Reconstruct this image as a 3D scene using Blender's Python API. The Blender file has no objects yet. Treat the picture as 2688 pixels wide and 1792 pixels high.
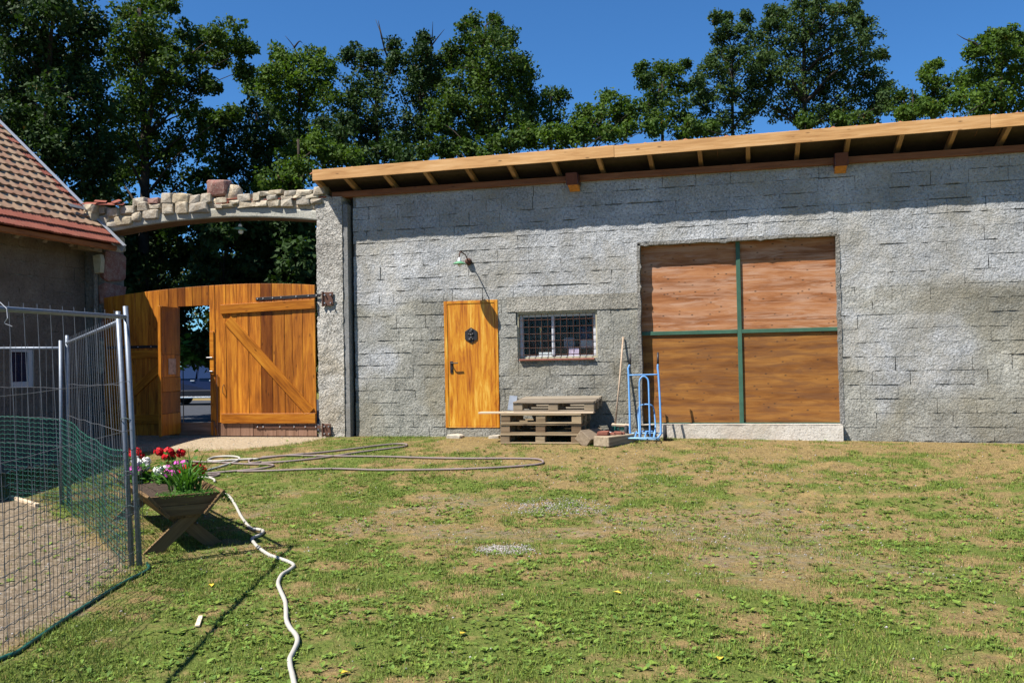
import bpy, bmesh, math, random
import numpy as np
from mathutils import Matrix, Vector
random.seed(7); rng=np.random.default_rng(11)
sc=bpy.context.scene; col=sc.collection
PI=math.pi

# ---------------------------------------------------------------- camera
F=2413.0; YAW=math.radians(14.4); ROLL=.0186; HY=945.0          # focal length in photo pixels (2688 wide)
PIT=math.atan((HY-896)/F)
_h=np.array([math.cos(YAW),math.sin(YAW),0]); _f=np.array([-math.sin(YAW),math.cos(YAW),0]); _z=np.array([0,0,1.])
FW=_f*math.cos(PIT)+_z*math.sin(PIT); _u=-_f*math.sin(PIT)+_z*math.cos(PIT)
RT=math.cos(ROLL)*_h-math.sin(ROLL)*_u; UP=math.sin(ROLL)*_h+math.cos(ROLL)*_u
EYE=np.array([0,0,1.2])
cd=bpy.data.cameras.new('camera'); cam=bpy.data.objects.new('camera',cd); col.objects.link(cam)
cd.sensor_width=36; cd.lens=36*F/2688; cd.clip_end=3000; cd.clip_start=.05
cam.matrix_world=Matrix(((RT[0],UP[0],-FW[0],EYE[0]),(RT[1],UP[1],-FW[1],EYE[1]),(RT[2],UP[2],-FW[2],EYE[2]),(0,0,0,1)))
sc.camera=cam
# ---------------------------------------------------------------- light
LX,LY,LZ=.74,.67,-1.50                                            # direction in which the sunlight travels
EL=math.atan2(-LZ,math.hypot(LX,LY)); AZ=math.atan2(-LX,-LY)
w=bpy.data.worlds.new('World'); sc.world=w; w.use_nodes=True
nt=w.node_tree; sky=nt.nodes.new('ShaderNodeTexSky'); sky.sky_type='NISHITA'; sky.sun_disc=False
sky.sun_elevation=EL; sky.sun_rotation=AZ; sky.air_density=1.0; sky.dust_density=.1; sky.ozone_density=4.0; sky.altitude=1200
tn=nt.nodes.new('ShaderNodeMix'); tn.data_type='RGBA'; tn.blend_type='MULTIPLY'; tn.inputs[0].default_value=1; tn.inputs[7].default_value=(.54,1.02,1.40,1)   # deep clear summer blue
nt.links.new(sky.outputs[0],tn.inputs[6]); nt.links.new(tn.outputs[2],nt.nodes['Background'].inputs[0]); nt.nodes['Background'].inputs[1].default_value=.05
sd=bpy.data.lights.new('sun','SUN'); sd.energy=5.0; sd.angle=math.radians(.53); sd.color=(1,.955,.88)
sun=bpy.data.objects.new('sun',sd); col.objects.link(sun); sun.location=(-20,-20,40)
sun.rotation_euler=Vector((LX,LY,LZ)).to_track_quat('-Z','Y').to_euler()
vs=sc.view_settings; vs.view_transform='Standard'; vs.look='None'; vs.exposure=1.08; vs.gamma=1

# ---------------------------------------------------------------- pixel helpers (a pixel gives a direction only)
D=13.97                                                          # plane of the barn wall
def ray(x,y): return FW+RT*(x-1344)/F+UP*(896-y)/F
def atY(x,y,Y): d=ray(x,y); return EYE+d*(Y/d[1])
def atX(x,y,X): d=ray(x,y); return EYE+d*(X/d[0])
def atZ(x,y,dep): return EYE+ray(x,y)*dep
def sst(a,b,x):
    t=np.clip((np.asarray(x,float)-a)/(b-a),0,1); return t*t*(3-2*t)
def vn(x,y,z=0.,seed=0):
    x,y,z=np.broadcast_arrays(np.asarray(x,float),np.asarray(y,float),np.asarray(z,float))
    xi,yi,zi=np.floor(x).astype(np.int64),np.floor(y).astype(np.int64),np.floor(z).astype(np.int64)
    fx,fy,fz=x-xi,y-yi,z-zi; fx=fx*fx*(3-2*fx); fy=fy*fy*(3-2*fy); fz=fz*fz*(3-2*fz)
    def hs(a,b,c):
        n=(a*374761393+b*668265263+c*2147483647+seed*1274126177)&0x7fffffff
        n=((n^(n>>13))*1103515245+12345)&0x7fffffff; n=((n^(n>>15))*69069+7)&0x7fffffff
        return (n&0xffff)/65535.
    def l(a,b,t): return a+(b-a)*t
    def pl(c): return l(l(hs(xi,yi,c),hs(xi+1,yi,c),fx),l(hs(xi,yi+1,c),hs(xi+1,yi+1,c),fx),fy)
    return l(pl(zi),pl(zi+1),fz)
def fbm(x,y,z=0.,o=3,seed=0):
    s=0.;a=.5
    for i in range(o): s=s+a*vn(np.asarray(x)*2**i,np.asarray(y)*2**i,np.asarray(z)*2**i,seed+i); a*=.5
    return s/(1-.5**o)
def gz(x,y):                                                     # height of the ground
    x=np.asarray(x,float); y=np.asarray(y,float); d=D-y
    l=sst(-8.2,-11.2,x)
    g=-.42*sst(0,5.2-3.3*l,d)-.08*sst(5,13,d)-.07*sst(-2,4,x)*sst(-3,0,d)
    g=g-.35*sst(0,6,-d)
    g=g+(fbm(x*.9,y*.9,0,3,5)-.5)*.05*sst(.3,2,np.abs(d))
    return g
def gp(px,py):                                                   # where a pixel's ray meets the ground
    d=ray(px,py); t=2.
    for _ in range(4000):
        p=EYE+d*t
        if p[2]<float(gz(p[0],p[1])): break
        t+=.01
    return p
# ---------------------------------------------------------------- scene helpers
WM={}; XF=[Matrix.Identity(4)]
def tag(o,label=None,cat=None,group=None,kind=None):
    if label: o['label']=label
    if cat: o['category']=cat
    if group: o['group']=group
    if kind: o['kind']=kind
    return o
def put(o,m,parent):
    col.objects.link(o); WM[o]=m
    if parent is not None:
        o.parent=parent; o.matrix_basis=WM[parent].inverted()@m
    else: o.matrix_basis=m
    return o
def thing(name,loc,label,cat,group=None):
    o=bpy.data.objects.new(name,None); o.empty_display_size=.1
    put(o,XF[-1]@Matrix.Translation(Vector([float(c) for c in loc])),None); return tag(o,label,cat,group)
def copy_thing(root,m):
    r=root.copy(); col.objects.link(r); r.matrix_basis=m; WM[r]=m
    def rec(s,d):
        for c in [c for c in list(bpy.data.objects) if c.parent==s]:
            k=c.copy(); col.objects.link(k); k.parent=d; k.matrix_basis=c.matrix_basis.copy(); WM[k]=WM[d]@k.matrix_basis; rec(c,k)
    rec(root,r); return r
class MB:
    def __init__(s): s.v=[]; s.f=[]; s.c=None
    def add(s,vs,fs):
        o=len(s.v); s.v+= [tuple(map(float,q)) for q in vs]; s.f+=[tuple(i+o for i in f) for f in fs]; return s
    def box(s,x0,x1,y0,y1,z0,z1):
        return s.add([(x0,y0,z0),(x1,y0,z0),(x1,y1,z0),(x0,y1,z0),(x0,y0,z1),(x1,y0,z1),(x1,y1,z1),(x0,y1,z1)],
            [(0,3,2,1),(4,5,6,7),(0,1,5,4),(1,2,6,5),(2,3,7,6),(3,0,4,7)])
    def tube(s,pts,r,n=8,cap=True,close=False):
        P=[Vector([float(c) for c in p]) for p in pts]; k=len(P); rs=r if hasattr(r,'__len__') else [r]*k
        up=None; rings=[]
        for i,p in enumerate(P):
            a=P[(i-1)%k] if (i>0 or close) else P[i]; b=P[(i+1)%k] if (i<k-1 or close) else P[i]
            t=(b-a).normalized()
            if up is None: up=t.orthogonal().normalized()
            else:
                up=up-t*up.dot(t); up=up.normalized() if up.length>1e-6 else t.orthogonal().normalized()
            q=t.cross(up); rings.append([p+(up*math.cos(2*PI*j/n)+q*math.sin(2*PI*j/n))*rs[i] for j in range(n)])
        vs=[v for rg in rings for v in rg]; fs=[]
        m=k if close else k-1
        for i in range(m):
            for j in range(n):
                i2=(i+1)%k; fs.append((i*n+j,i*n+(j+1)%n,i2*n+(j+1)%n,i2*n+j))
        if cap and not close: fs+= [tuple(range(n-1,-1,-1)),tuple((k-1)*n+j for j in range(n))]
        return s.add(vs,fs)
    def lathe(s,prof,c,n=16,axis=(0,0,1),cap=True):               # prof: (radius, height along the axis)
        A=Vector(axis).normalized(); u=A.orthogonal().normalized(); q=A.cross(u); c=Vector([float(k) for k in c])
        vs=[c+A*h+(u*math.cos(2*PI*j/n)+q*math.sin(2*PI*j/n))*r for r,h in prof for j in range(n)]
        fs=[(i*n+j,i*n+(j+1)%n,(i+1)*n+(j+1)%n,(i+1)*n+j) for i in range(len(prof)-1) for j in range(n)]
        if cap: fs+=[tuple(range(n-1,-1,-1)),tuple((len(prof)-1)*n+j for j in range(n))]
        return s.add(vs,fs)
    def prism(s,pts,off):                                         # polygon pushed along a vector
        n=len(pts); o=np.array(off,float); a=[np.array(p,float) for p in pts]
        return s.add(a+[p+o for p in a],[tuple(range(n-1,-1,-1)),tuple(range(n,2*n))]+[(i,(i+1)%n,n+(i+1)%n,n+i) for i in range(n)])
    def grid(s,P):                                                # P[rows][cols] points
        r=len(P); c=len(P[0]); return s.add([q for row in P for q in row],[(i*c+j,i*c+j+1,(i+1)*c+j+1,(i+1)*c+j) for i in range(r-1) for j in range(c-1)])
    def build(s,name,mat,parent=None,smooth=False,bevel=0,fixn=False,seg=1):
        V=np.array(s.v); c=(V.min(0)+V.max(0))/2
        me=bpy.data.meshes.new(name); me.from_pydata((V-c).tolist(),[],s.f)
        if s.c is not None:
            at=me.color_attributes.new('tone','FLOAT_COLOR','POINT'); at.data.foreach_set('color',np.asarray(s.c,np.float32).ravel())
        if bevel or fixn:
            bm=bmesh.new(); bm.from_mesh(me)
            if fixn: bmesh.ops.recalc_face_normals(bm,faces=bm.faces)
            if bevel: bmesh.ops.bevel(bm,geom=bm.edges[:],offset=bevel,segments=seg,affect='EDGES',clamp_overlap=True)
            bm.to_mesh(me); bm.free()
        me.materials.append(mat)
        if smooth: me.polygons.foreach_set('use_smooth',[True]*len(me.polygons))
        me.update(); o=bpy.data.objects.new(name,me)
        return put(o,XF[-1]@Matrix.Translation(Vector(c)),parent)
_bc={}
def board(name,a,b,wid,th,nrm,mat,parent=None,bevel=.003,warp=0.):   # a plank from a to b; local x runs along the grain
    a=Vector([float(c) for c in a]); b=Vector([float(c) for c in b]); L=(b-a).length
    X=(b-a).normalized(); Z=Vector(nrm); Z=(Z-X*Z.dot(X)).normalized(); Y=Z.cross(X)
    k=(round(L,3),round(wid,3),round(th,3),bevel,mat.name)
    me=_bc.get(k) if not warp else None
    if me is None:
        bm=bmesh.new(); bmesh.ops.create_cube(bm,size=1)
        for v in bm.verts: v.co=Vector((v.co.x*L,v.co.y*wid,v.co.z*th))
        if warp:
            for v in bm.verts: v.co.x+=random.uniform(-1,1)*warp
        if bevel: bmesh.ops.bevel(bm,geom=bm.edges[:],offset=bevel,segments=1,affect='EDGES',clamp_overlap=True)
        me=bpy.data.meshes.new(name); bm.to_mesh(me); bm.free(); me.materials.append(mat); _bc[k]=me
    m=Matrix(((X.x,Y.x,Z.x,0),(X.y,Y.y,Z.y,0),(X.z,Y.z,Z.z,0),(0,0,0,1)))
    return put(bpy.data.objects.new(name,me),XF[-1]@Matrix.Translation((a+b)/2)@m,parent)
def npmesh(name,V,Fc,mat,parent=None,colr=None,smooth=False,nv=None):   # big numpy mesh; Fc: n x k indices
    me=bpy.data.meshes.new(name); k=Fc.shape[1]; n=len(Fc)
    me.vertices.add(len(V)); me.vertices.foreach_set('co',np.asarray(V,np.float32).ravel())
    me.loops.add(n*k); me.loops.foreach_set('vertex_index',np.asarray(Fc,np.int32).ravel())
    me.polygons.add(n); me.polygons.foreach_set('loop_start',np.arange(0,n*k,k,dtype=np.int32))
    if smooth: me.polygons.foreach_set('use_smooth',[True]*n)
    if colr is not None:
        at=me.color_attributes.new('tone','FLOAT_COLOR','POINT'); at.data.foreach_set('color',np.asarray(colr,np.float32).ravel())
    me.materials.append(mat); me.update(calc_edges=True); me.validate()
    return put(bpy.data.objects.new(name,me),Matrix.Identity(4),parent)
def catmull(P,n=8):
    P=[np.array(p,float) for p in P]; P=[2*P[0]-P[1]]+P+[2*P[-1]-P[-2]]; o=[]
    for i in range(1,len(P)-2):
        for k in range(n):
            t=k/n; a,b,c,d=P[i-1:i+3]
            o.append(.5*((2*b)+(-a+c)*t+(2*a-5*b+4*c-d)*t*t+(-a+3*b-3*c+d)*t**3))
    o.append(P[-2]); return o
# ---------------------------------------------------------------- materials
class NT:
    def __init__(s,name,rough=.8,spec=.25):
        s.m=bpy.data.materials.new(name); s.m.use_nodes=True; s.t=s.m.node_tree; s.b=s.t.nodes['Principled BSDF']
        s.b.inputs['Roughness'].default_value=rough; s.b.inputs['Specular IOR Level'].default_value=spec
    def nd(s,ty): return s.t.nodes.new(ty)
    def ln(s,a,b): s.t.links.new(a,b)
    def setv(s,sock,v):
        if isinstance(v,bpy.types.NodeSocket): s.ln(v,sock)
        elif v is not None:
            if sock.type=='RGBA' and len(v)==3: v=(*v,1)
            sock.default_value=v
    def rnd(s): return s.nd('ShaderNodeObjectInfo').outputs['Random']
    def vec(s,scale=(1,1,1),obj=False,rnd=0.):
        src=s.nd('ShaderNodeTexCoord').outputs['Object'] if obj else s.nd('ShaderNodeNewGeometry').outputs['Position']
        m=s.nd('ShaderNodeVectorMath'); m.operation='MULTIPLY'; s.ln(src,m.inputs[0]); m.inputs[1].default_value=scale
        if not rnd: return m.outputs[0]
        c=s.nd('ShaderNodeCombineXYZ'); q=s.math('MULTIPLY',s.rnd(),rnd)
        for i in range(3): s.ln(q,c.inputs[i])
        a=s.nd('ShaderNodeVectorMath'); s.ln(m.outputs[0],a.inputs[0]); s.ln(c.outputs[0],a.inputs[1]); return a.outputs[0]
    def math(s,op,a,b=None,clamp=False):
        n=s.nd('ShaderNodeMath'); n.operation=op; n.use_clamp=clamp; s.setv(n.inputs[0],a)
        if b is not None: s.setv(n.inputs[1],b)
        return n.outputs[0]
    def noise(s,v,scale,detail=4,rough=.55,dist=0.):
        n=s.nd('ShaderNodeTexNoise'); s.ln(v,n.inputs['Vector']); n.inputs['Scale'].default_value=scale; n.inputs['Detail'].default_value=detail
        n.inputs['Roughness'].default_value=rough; n.inputs['Distortion'].default_value=dist; return n.outputs['Fac']
    def voro(s,v,scale,feat='F1'):
        n=s.nd('ShaderNodeTexVoronoi'); n.feature=feat; s.ln(v,n.inputs['Vector']); n.inputs['Scale'].default_value=scale; return n.outputs['Distance']
    def ramp(s,fac,stops):
        n=s.nd('ShaderNodeValToRGB'); s.ln(fac,n.inputs[0]); e=n.color_ramp.elements
        while len(e)<len(stops): e.new(.5)
        for q,(p,c) in zip(e,stops): q.position=p; q.color=(*c,1) if len(c)==3 else c
        return n.outputs[0]
    def rng(s,fac,a,b,lo=0.,hi=1.):
        n=s.nd('ShaderNodeMapRange'); s.setv(n.inputs[0],fac)
        for i,v in enumerate((a,b,lo,hi)): n.inputs[i+1].default_value=v
        return n.outputs[0]
    def mix(s,fac,a,b,mode='MIX'):
        n=s.nd('ShaderNodeMix'); n.data_type='RGBA'; n.blend_type=mode; s.setv(n.inputs[0],fac); s.setv(n.inputs[6],a); s.setv(n.inputs[7],b); return n.outputs[2]
    def attr(s,name='tone'):
        n=s.nd('ShaderNodeAttribute'); n.attribute_name=name; return n.outputs['Color']
    def sep(s,c):
        n=s.nd('ShaderNodeSeparateColor'); s.ln(c,n.inputs[0]); return n.outputs
    def bump(s,h,st=.5,dist=.01,prev=None):
        n=s.nd('ShaderNodeBump'); n.inputs['Strength'].default_value=st; n.inputs['Distance'].default_value=dist; s.ln(h,n.inputs['Height'])
        if prev is not None: s.ln(prev,n.inputs['Normal'])
        s.ln(n.outputs[0],s.b.inputs['Normal']); return n.outputs[0]
    def col(s,c): s.setv(s.b.inputs['Base Color'],c); return s
def simple(name,c,rough=.6,metal=0.,spec=.3,var=.25,sc_=9.,bump=0.):
    n=NT(name,rough,spec); n.b.inputs['Metallic'].default_value=metal
    v=n.vec(rnd=31.); f=n.noise(v,sc_,5,.6)
    n.col(n.ramp(f,[(.25,[k*(1-var) for k in c]),(.75,[min(1,k*(1+var)) for k in c])]))
    if bump: n.bump(n.noise(v,sc_*6,4),bump,.006)
    return n.m
def wood(name,dark,mid,light,rough=.6,knots=True,bump=.35,spec=.25,tint=.22,grain=1.):
    n=NT(name,rough,spec)
    v=n.vec((1.3,16*grain,16*grain),True,53.); g=n.noise(v,1.6,6,.62,.6)
    v2=n.vec((.7,3.5,3.5),True,91.); g2=n.noise(v2,1.3,3,.5,.8)
    f=n.math('ADD',n.math('MULTIPLY',g,.62),n.math('MULTIPLY',g2,.38))
    c=n.ramp(f,[(.33,dark),(.5,mid),(.66,light)])
    c=n.mix(1.,c,n.ramp(n.rnd(),[(0,(1-tint,1-tint*1.15,1-tint*1.2)),(.5,(1,1,1)),(1,(1+tint*.6,1+tint*.6,1+tint*.6))]),'MULTIPLY')
    if knots:
        k=n.voro(n.vec((1.1,3.2,3.2),True,17.),2.6); c=n.mix(n.rng(k,.05,.12,.75,0.),c,[q*.35 for q in dark])
    n.col(c); n.bump(g,bump,.004); return n.m
def roughcast(name,lo,mid,hi,brown,bs=.9,tone=True,fine=1.):
    n=NT(name,.92,.15); v=n.vec(rnd=0.)
    a=n.noise(v,1.7,5,.6); b=n.noise(v,26*fine,5,.7); c=n.noise(v,75*fine,3,.6)
    f=n.math('ADD',n.math('MULTIPLY',a,.38),n.math('ADD',n.math('MULTIPLY',b,.42),n.math('MULTIPLY',c,.20)))
    cc=n.ramp(f,[(.37,lo),(.5,mid),(.61,hi)]); cc=n.mix(n.rng(n.noise(v,30*fine,4,.7),.33,.44,.75,0.),cc,[q*.45 for q in lo])
    p=n.noise(v,.9,6,.65,.4); cc=n.mix(n.rng(p,.46,.64,0.,.8),cc,brown)
    if tone: cc=n.mix(1.,cc,n.attr(),'MULTIPLY')
    n.col(cc)
    gr=n.math('SUBTRACT',1.,n.voro(v,34*fine)); pit=n.rng(n.noise(v,30*fine,4,.7),.34,.46)
    h=n.math('ADD',n.math('ADD',n.math('MULTIPLY',n.noise(v,9*fine,8,.74),1.1),n.math('MULTIPLY',gr,.30)),n.math('MULTIPLY',pit,.35))
    n.bump(h,bs,.034); return n.m
M={}
M['block']=roughcast('rough_cement_blocks',(.20,.205,.205),(.385,.39,.395),(.54,.545,.555),(.32,.30,.255),bs=.66)
M['mortar']=roughcast('mortar',(.15,.145,.135),(.22,.215,.20),(.30,.29,.27),(.19,.17,.14),tone=False)
M['pillar']=roughcast('pillar_render',(.25,.23,.20),(.42,.40,.36),(.55,.52,.47),(.36,.31,.23),bs=1.,tone=False)
M['archband']=roughcast('arch_concrete',(.26,.25,.21),(.36,.35,.30),(.45,.43,.38),(.30,.26,.19),bs=.22,tone=False,fine=1.4)
M['lintel']=roughcast('lintel_render',(.17,.16,.14),(.28,.265,.23),(.38,.36,.31),(.24,.22,.175),tone=False,bs=.8)
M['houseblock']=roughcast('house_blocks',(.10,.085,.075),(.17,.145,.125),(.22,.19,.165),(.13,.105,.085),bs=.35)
M['threshold']=roughcast('threshold_concrete',(.38,.34,.285),(.52,.475,.41),(.62,.575,.51),(.44,.37,.29),bs=.3,tone=False)
M['gate']=wood('stained_gate_wood',(.125,.034,.004),(.33,.108,.010),(.51,.205,.018),.42,tint=.55,spec=.35)
M['gatedark']=wood('weathered_gate_foot',(.14,.075,.045),(.24,.135,.085),(.32,.19,.13),.7)
M['brace']=wood('stained_brace_wood',(.18,.052,.006),(.38,.13,.012),(.52,.215,.022),.4,tint=.25)
M['fascia']=wood('fascia_wood',(.34,.165,.055),(.49,.27,.105),(.60,.37,.175),.6,tint=.12)
M['rafter']=wood('rafter_wood',(.26,.14,.065),(.36,.21,.10),(.44,.27,.14),.75)
M['plate']=wood('wall_plate_wood',(.15,.05,.015),(.24,.09,.03),(.31,.13,.05),.6)
M['pallet']=wood('pallet_wood',(.12,.08,.045),(.25,.185,.11),(.37,.285,.18),.85,tint=.5)
M['palletgrey']=wood('grey_pallet_wood',(.11,.09,.065),(.21,.175,.13),(.31,.265,.205),.9,tint=.45)
M['plankpale']=wood('pale_plank',(.44,.33,.22),(.56,.44,.31),(.66,.54,.40),.7,tint=.1)
M['timber']=wood('old_timber',(.14,.105,.07),(.24,.19,.13),(.33,.27,.19),.9)
M['trough']=wood('trough_wood',(.075,.042,.018),(.13,.078,.032),(.19,.118,.052),.75)
M['stick']=wood('broom_handle',(.30,.22,.15),(.42,.32,.23),(.5,.40,.30),.7,knots=False)
def mk_door():
    n=NT('painted_door',.38,.4); v=n.vec((7,7,.85),False); g=n.noise(v,1.5,6,.68,.9); g2=n.noise(n.vec((22,22,1.6)),1.5,4,.6,.5)
    f=n.math('ADD',n.math('MULTIPLY',g,.7),n.math('MULTIPLY',g2,.3))
    n.col(n.ramp(f,[(.36,(.23,.058,.005)),(.45,(.42,.142,.008)),(.53,(.53,.225,.014)),(.62,(.64,.37,.06))])); n.bump(g2,.12,.003); return n.m
M['door']=mk_door()
def mk_ply(name,dark,mid,light,pale,amt):
    n=NT(name,.7,.2); v=n.vec((1.1,1,7),False,11.); g=n.noise(v,1.5,7,.62,1.4); v3=n.vec((.6,1,6.),False,23.)
    w_=n.nd('ShaderNodeTexWave'); w_.wave_type='RINGS'; w_.inputs['Scale'].default_value=1.6; w_.inputs['Distortion'].default_value=7; w_.inputs['Detail'].default_value=3; w_.inputs['Detail Scale'].default_value=.9
    n.ln(n.vec((.45,1,2.0),False,7.),w_.inputs['Vector'])
    fg=n.noise(n.vec((3.,1,60.),False,29.),1.,5,.7,.5); f=n.math('ADD',n.math('ADD',n.math('MULTIPLY',g,.50),n.math('MULTIPLY',fg,.30)),n.math('MULTIPLY',w_.outputs['Fac'],.14))
    c=n.ramp(f,[(.30,dark),(.46,mid),(.62,light)])
    c=n.mix(n.rng(n.noise(v3,2.0,8,.68,1.2),.46,.62,0.,amt),c,pale)
    k=n.voro(n.vec((7.5,1,13.),False,3.),1.); c=n.mix(n.rng(k,.06,.17,.85,0.),c,(.045,.027,.018))
    n.col(c); n.bump(g,.3,.004); return n.m
M['plyup']=mk_ply('upper_plywood',(.16,.056,.020),(.29,.113,.042),(.40,.185,.082),(.44,.27,.18),.7)
M['plylow']=mk_ply('lower_plywood',(.10,.034,.009),(.22,.086,.018),(.32,.145,.034),(.15,.065,.026),.75)
M['green']=simple('green_strip_paint',(.042,.105,.068),.55,var=.3,sc_=4.)
M['tileold']=None
def mk_tile(name,stops,moss):
    n=NT(name,.85,.2); v=n.vec(rnd=41.)
    c=n.ramp(n.rnd(),stops); c=n.mix(n.rng(n.noise(v,11.,5,.65),.42,.66,0.,.55),c,moss)
    c=n.mix(n.rng(n.noise(v,50.,3,.6),.5,.75,0.,.35),c,(.12,.075,.05)); n.col(c); n.bump(n.noise(v,60,4),.25,.004); return n.m
M['tileold']=mk_tile('weathered_roof_tile',[(0,(.235,.115,.070)),(.3,(.34,.225,.14)),(.55,(.25,.125,.078)),(.8,(.36,.25,.16)),(1,(.20,.095,.060))],(.23,.175,.125))
M['tilered']=mk_tile('red_roof_tile',[(0,(.19,.050,.034)),(.5,(.235,.070,.045)),(1,(.17,.042,.029))],(.21,.09,.06))
M['tilebarn']=mk_tile('barn_roof_tile',[(0,(.26,.10,.06)),(1,(.33,.14,.085))],(.2,.13,.09))
M['zinc']=simple('zinc_flashing',(.42,.44,.48),.42,.35,.5,.1)
M['lead']=simple('grey_lead_strip',(.16,.16,.165),.6,.2)
M['galv']=simple('galvanised_steel',(.15,.175,.215),.5,.4,.5,.18,30.)
M['wire']=simple('galvanised_wire',(.17,.18,.20),.5,.5,.4,.15)
M['net']=simple('green_plastic_mesh',(.020,.115,.085),.5,0,.4,.2)
M['netdark']=simple('dark_green_wire_mesh',(.035,.060,.060),.5,.2,.4,.2)
M['greenpipe']=simple('green_plastic_pipe',(.012,.075,.055),.45,0,.4,.25)
M['iron']=simple('dark_iron',(.035,.033,.035),.5,.5,.4,.3)
M['brownpaint']=simple('brown_painted_iron',(.105,.05,.033),.5,.2,.4,.25,20.)
M['bolt']=simple('zinc_bolt',(.55,.55,.55),.35,.8,.5,.1)
M['rust']=simple('rusty_iron',(.085,.04,.028),.75,.2,.3,.35,25.)
M['blue']=simple('blue_tube_paint',(.105,.265,.53),.42,0,.45,.14,14.)
M['blueworn']=simple('worn_blue_paint',(.22,.40,.60),.55,.1,.4,.3,30.)
M['grip']=simple('black_grip',(.03,.025,.027),.5)
M['redrim']=simple('red_wheel_rim',(.20,.03,.03),.5)
M['rubber']=simple('black_rubber',(.025,.025,.027),.8)
M['hosewhite']=simple('white_garden_hose',(.37,.35,.31),.5,0,.35,.08,6.)
M['hosegrey']=simple('faded_brown_hose',(.19,.145,.135),.6,0,.3,.16,5.)
M['copper']=simple('brown_copper_flashing',(.10,.035,.034),.4,.5,.5,.25)
M['endgrain']=simple('raw_end_grain',(.52,.22,.05),.7,0,.2,.35,25.)
M['lampgreen']=simple('green_enamel',(.10,.26,.14),.3,0,.5,.1)
M['white']=simple('white_paint',(.50,.51,.55),.5,0,.4,.06)
M['porcelain']=simple('white_porcelain',(.78,.78,.80),.25,0,.5,.05)
M['cream']=simple('cream_plastic',(.40,.36,.25),.5)
M['bulb']=simple('opal_bulb',(.75,.72,.66),.2)
M['postgrey']=roughcast('post_concrete',(.13,.13,.125),(.20,.20,.195),(.27,.265,.26),(.18,.165,.14),bs=.2,tone=False)
M['deck']=simple('dark_tile_underside',(.075,.055,.044),.9)
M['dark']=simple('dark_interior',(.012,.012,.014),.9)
M['shelf']=wood('interior_shelf_wood',(.30,.10,.03),(.42,.16,.05),(.5,.22,.08),.6)
M['sheet']=simple('dull_metal_sheet',(.16,.18,.21),.5,.3)
M['greybox']=simple('grey_cardboard',(.34,.36,.42),.7)
M['whitebox']=simple('white_cardboard',(.70,.70,.72),.7,var=.05)
M['bluebox']=simple('blue_cardboard',(.05,.07,.25),.7)
M['trophy']=simple('trophy_metal',(.75,.70,.5),.2,.9)
M['paper1']=simple('pale_printed_sheet',(.62,.68,.70),.6,var=.45,sc_=14.)
M['paper2']=simple('lilac_printed_sheet',(.60,.50,.66),.45,var=.4,sc_=12.)
M['poster']=simple('brown_notice',(.36,.24,.20),.6,var=.45,sc_=14.)
M['red stone']=None
def mk_stone(name,stops,dirt):
    n=NT(name,.92,.15); v=n.vec(rnd=77.); c=n.ramp(n.rnd(),stops)
    c=n.mix(n.rng(n.noise(v,9.,6,.65),.40,.62,0.,.85),c,dirt); c=n.mix(n.rng(n.noise(v,40.,4,.6),.55,.72,0.,.4),c,(.62,.58,.5))
    n.col(c); n.bump(n.noise(v,28.,6,.65),.6,.02); return n.m
M['stone']=mk_stone('pale_wall_stone',[(0,(.38,.32,.225)),(.35,(.49,.435,.34)),(.6,(.30,.27,.225)),(.8,(.53,.475,.385)),(1,(.40,.32,.20))],(.25,.20,.14))
M['redstone']=mk_stone('red_sandstone',[(0,(.24,.105,.085)),(1,(.21,.095,.08))],(.29,.19,.155))
M['stonemortar']=roughcast('sandy_mortar',(.34,.26,.17),(.46,.37,.26),(.56,.48,.36),(.40,.29,.17),bs=.8,tone=False)
M['soffit']=simple('brown_hollow_brick',(.20,.115,.065),.9,0,.1,.3,8.,.4)
M['soffitjoint']=simple('soffit_mortar',(.36,.31,.22),.9,0,.1,.2)
M['brick']=simple('old_brick',(.22,.085,.06),.9,0,.15,.3,14.,.4)
M['soil']=simple('dark_soil',(.05,.036,.027),.95,0,.1,.45,30.,.8)
M['carpaint']=simple('dark_blue_car_paint',(.010,.014,.040),.22,.3,.5,.1)
M['carblack']=simple('black_car_plastic',(.006,.006,.008),.4)
M['chrome']=simple('car_trim',(.55,.57,.60),.25,.9)
M['slab']=simple('pale_limestone',(.40,.36,.29),.9,0,.1,.3,12.,.5)
M['asphalt']=simple('asphalt',(.04,.043,.05),.85,0,.2,.25,5.,.3)  # tone lowered to carry the tree shade over the lane
M['bark']=simple('tree_bark',(.040,.032,.025),.95,0,.1,.4,7.,.6)
M['deadwood']=simple('dead_branch_bark',(.17,.145,.125),.9,0,.1,.3,7.)
def glass(name,tint,rough=.03):
    n=NT(name,rough,.6); n.b.inputs['Transmission Weight'].default_value=1.; n.b.inputs['IOR'].default_value=1.05; n.col(tint); return n.m
def pane(name,c,alpha):
    n=NT(name,.04,.7); n.col(c); n.b.inputs['Alpha'].default_value=alpha; return n.m
M['pane']=pane('window_pane',(.02,.02,.025),.16)
M['carglass']=pane('car_window_glass',(.015,.025,.06),.96)
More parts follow.
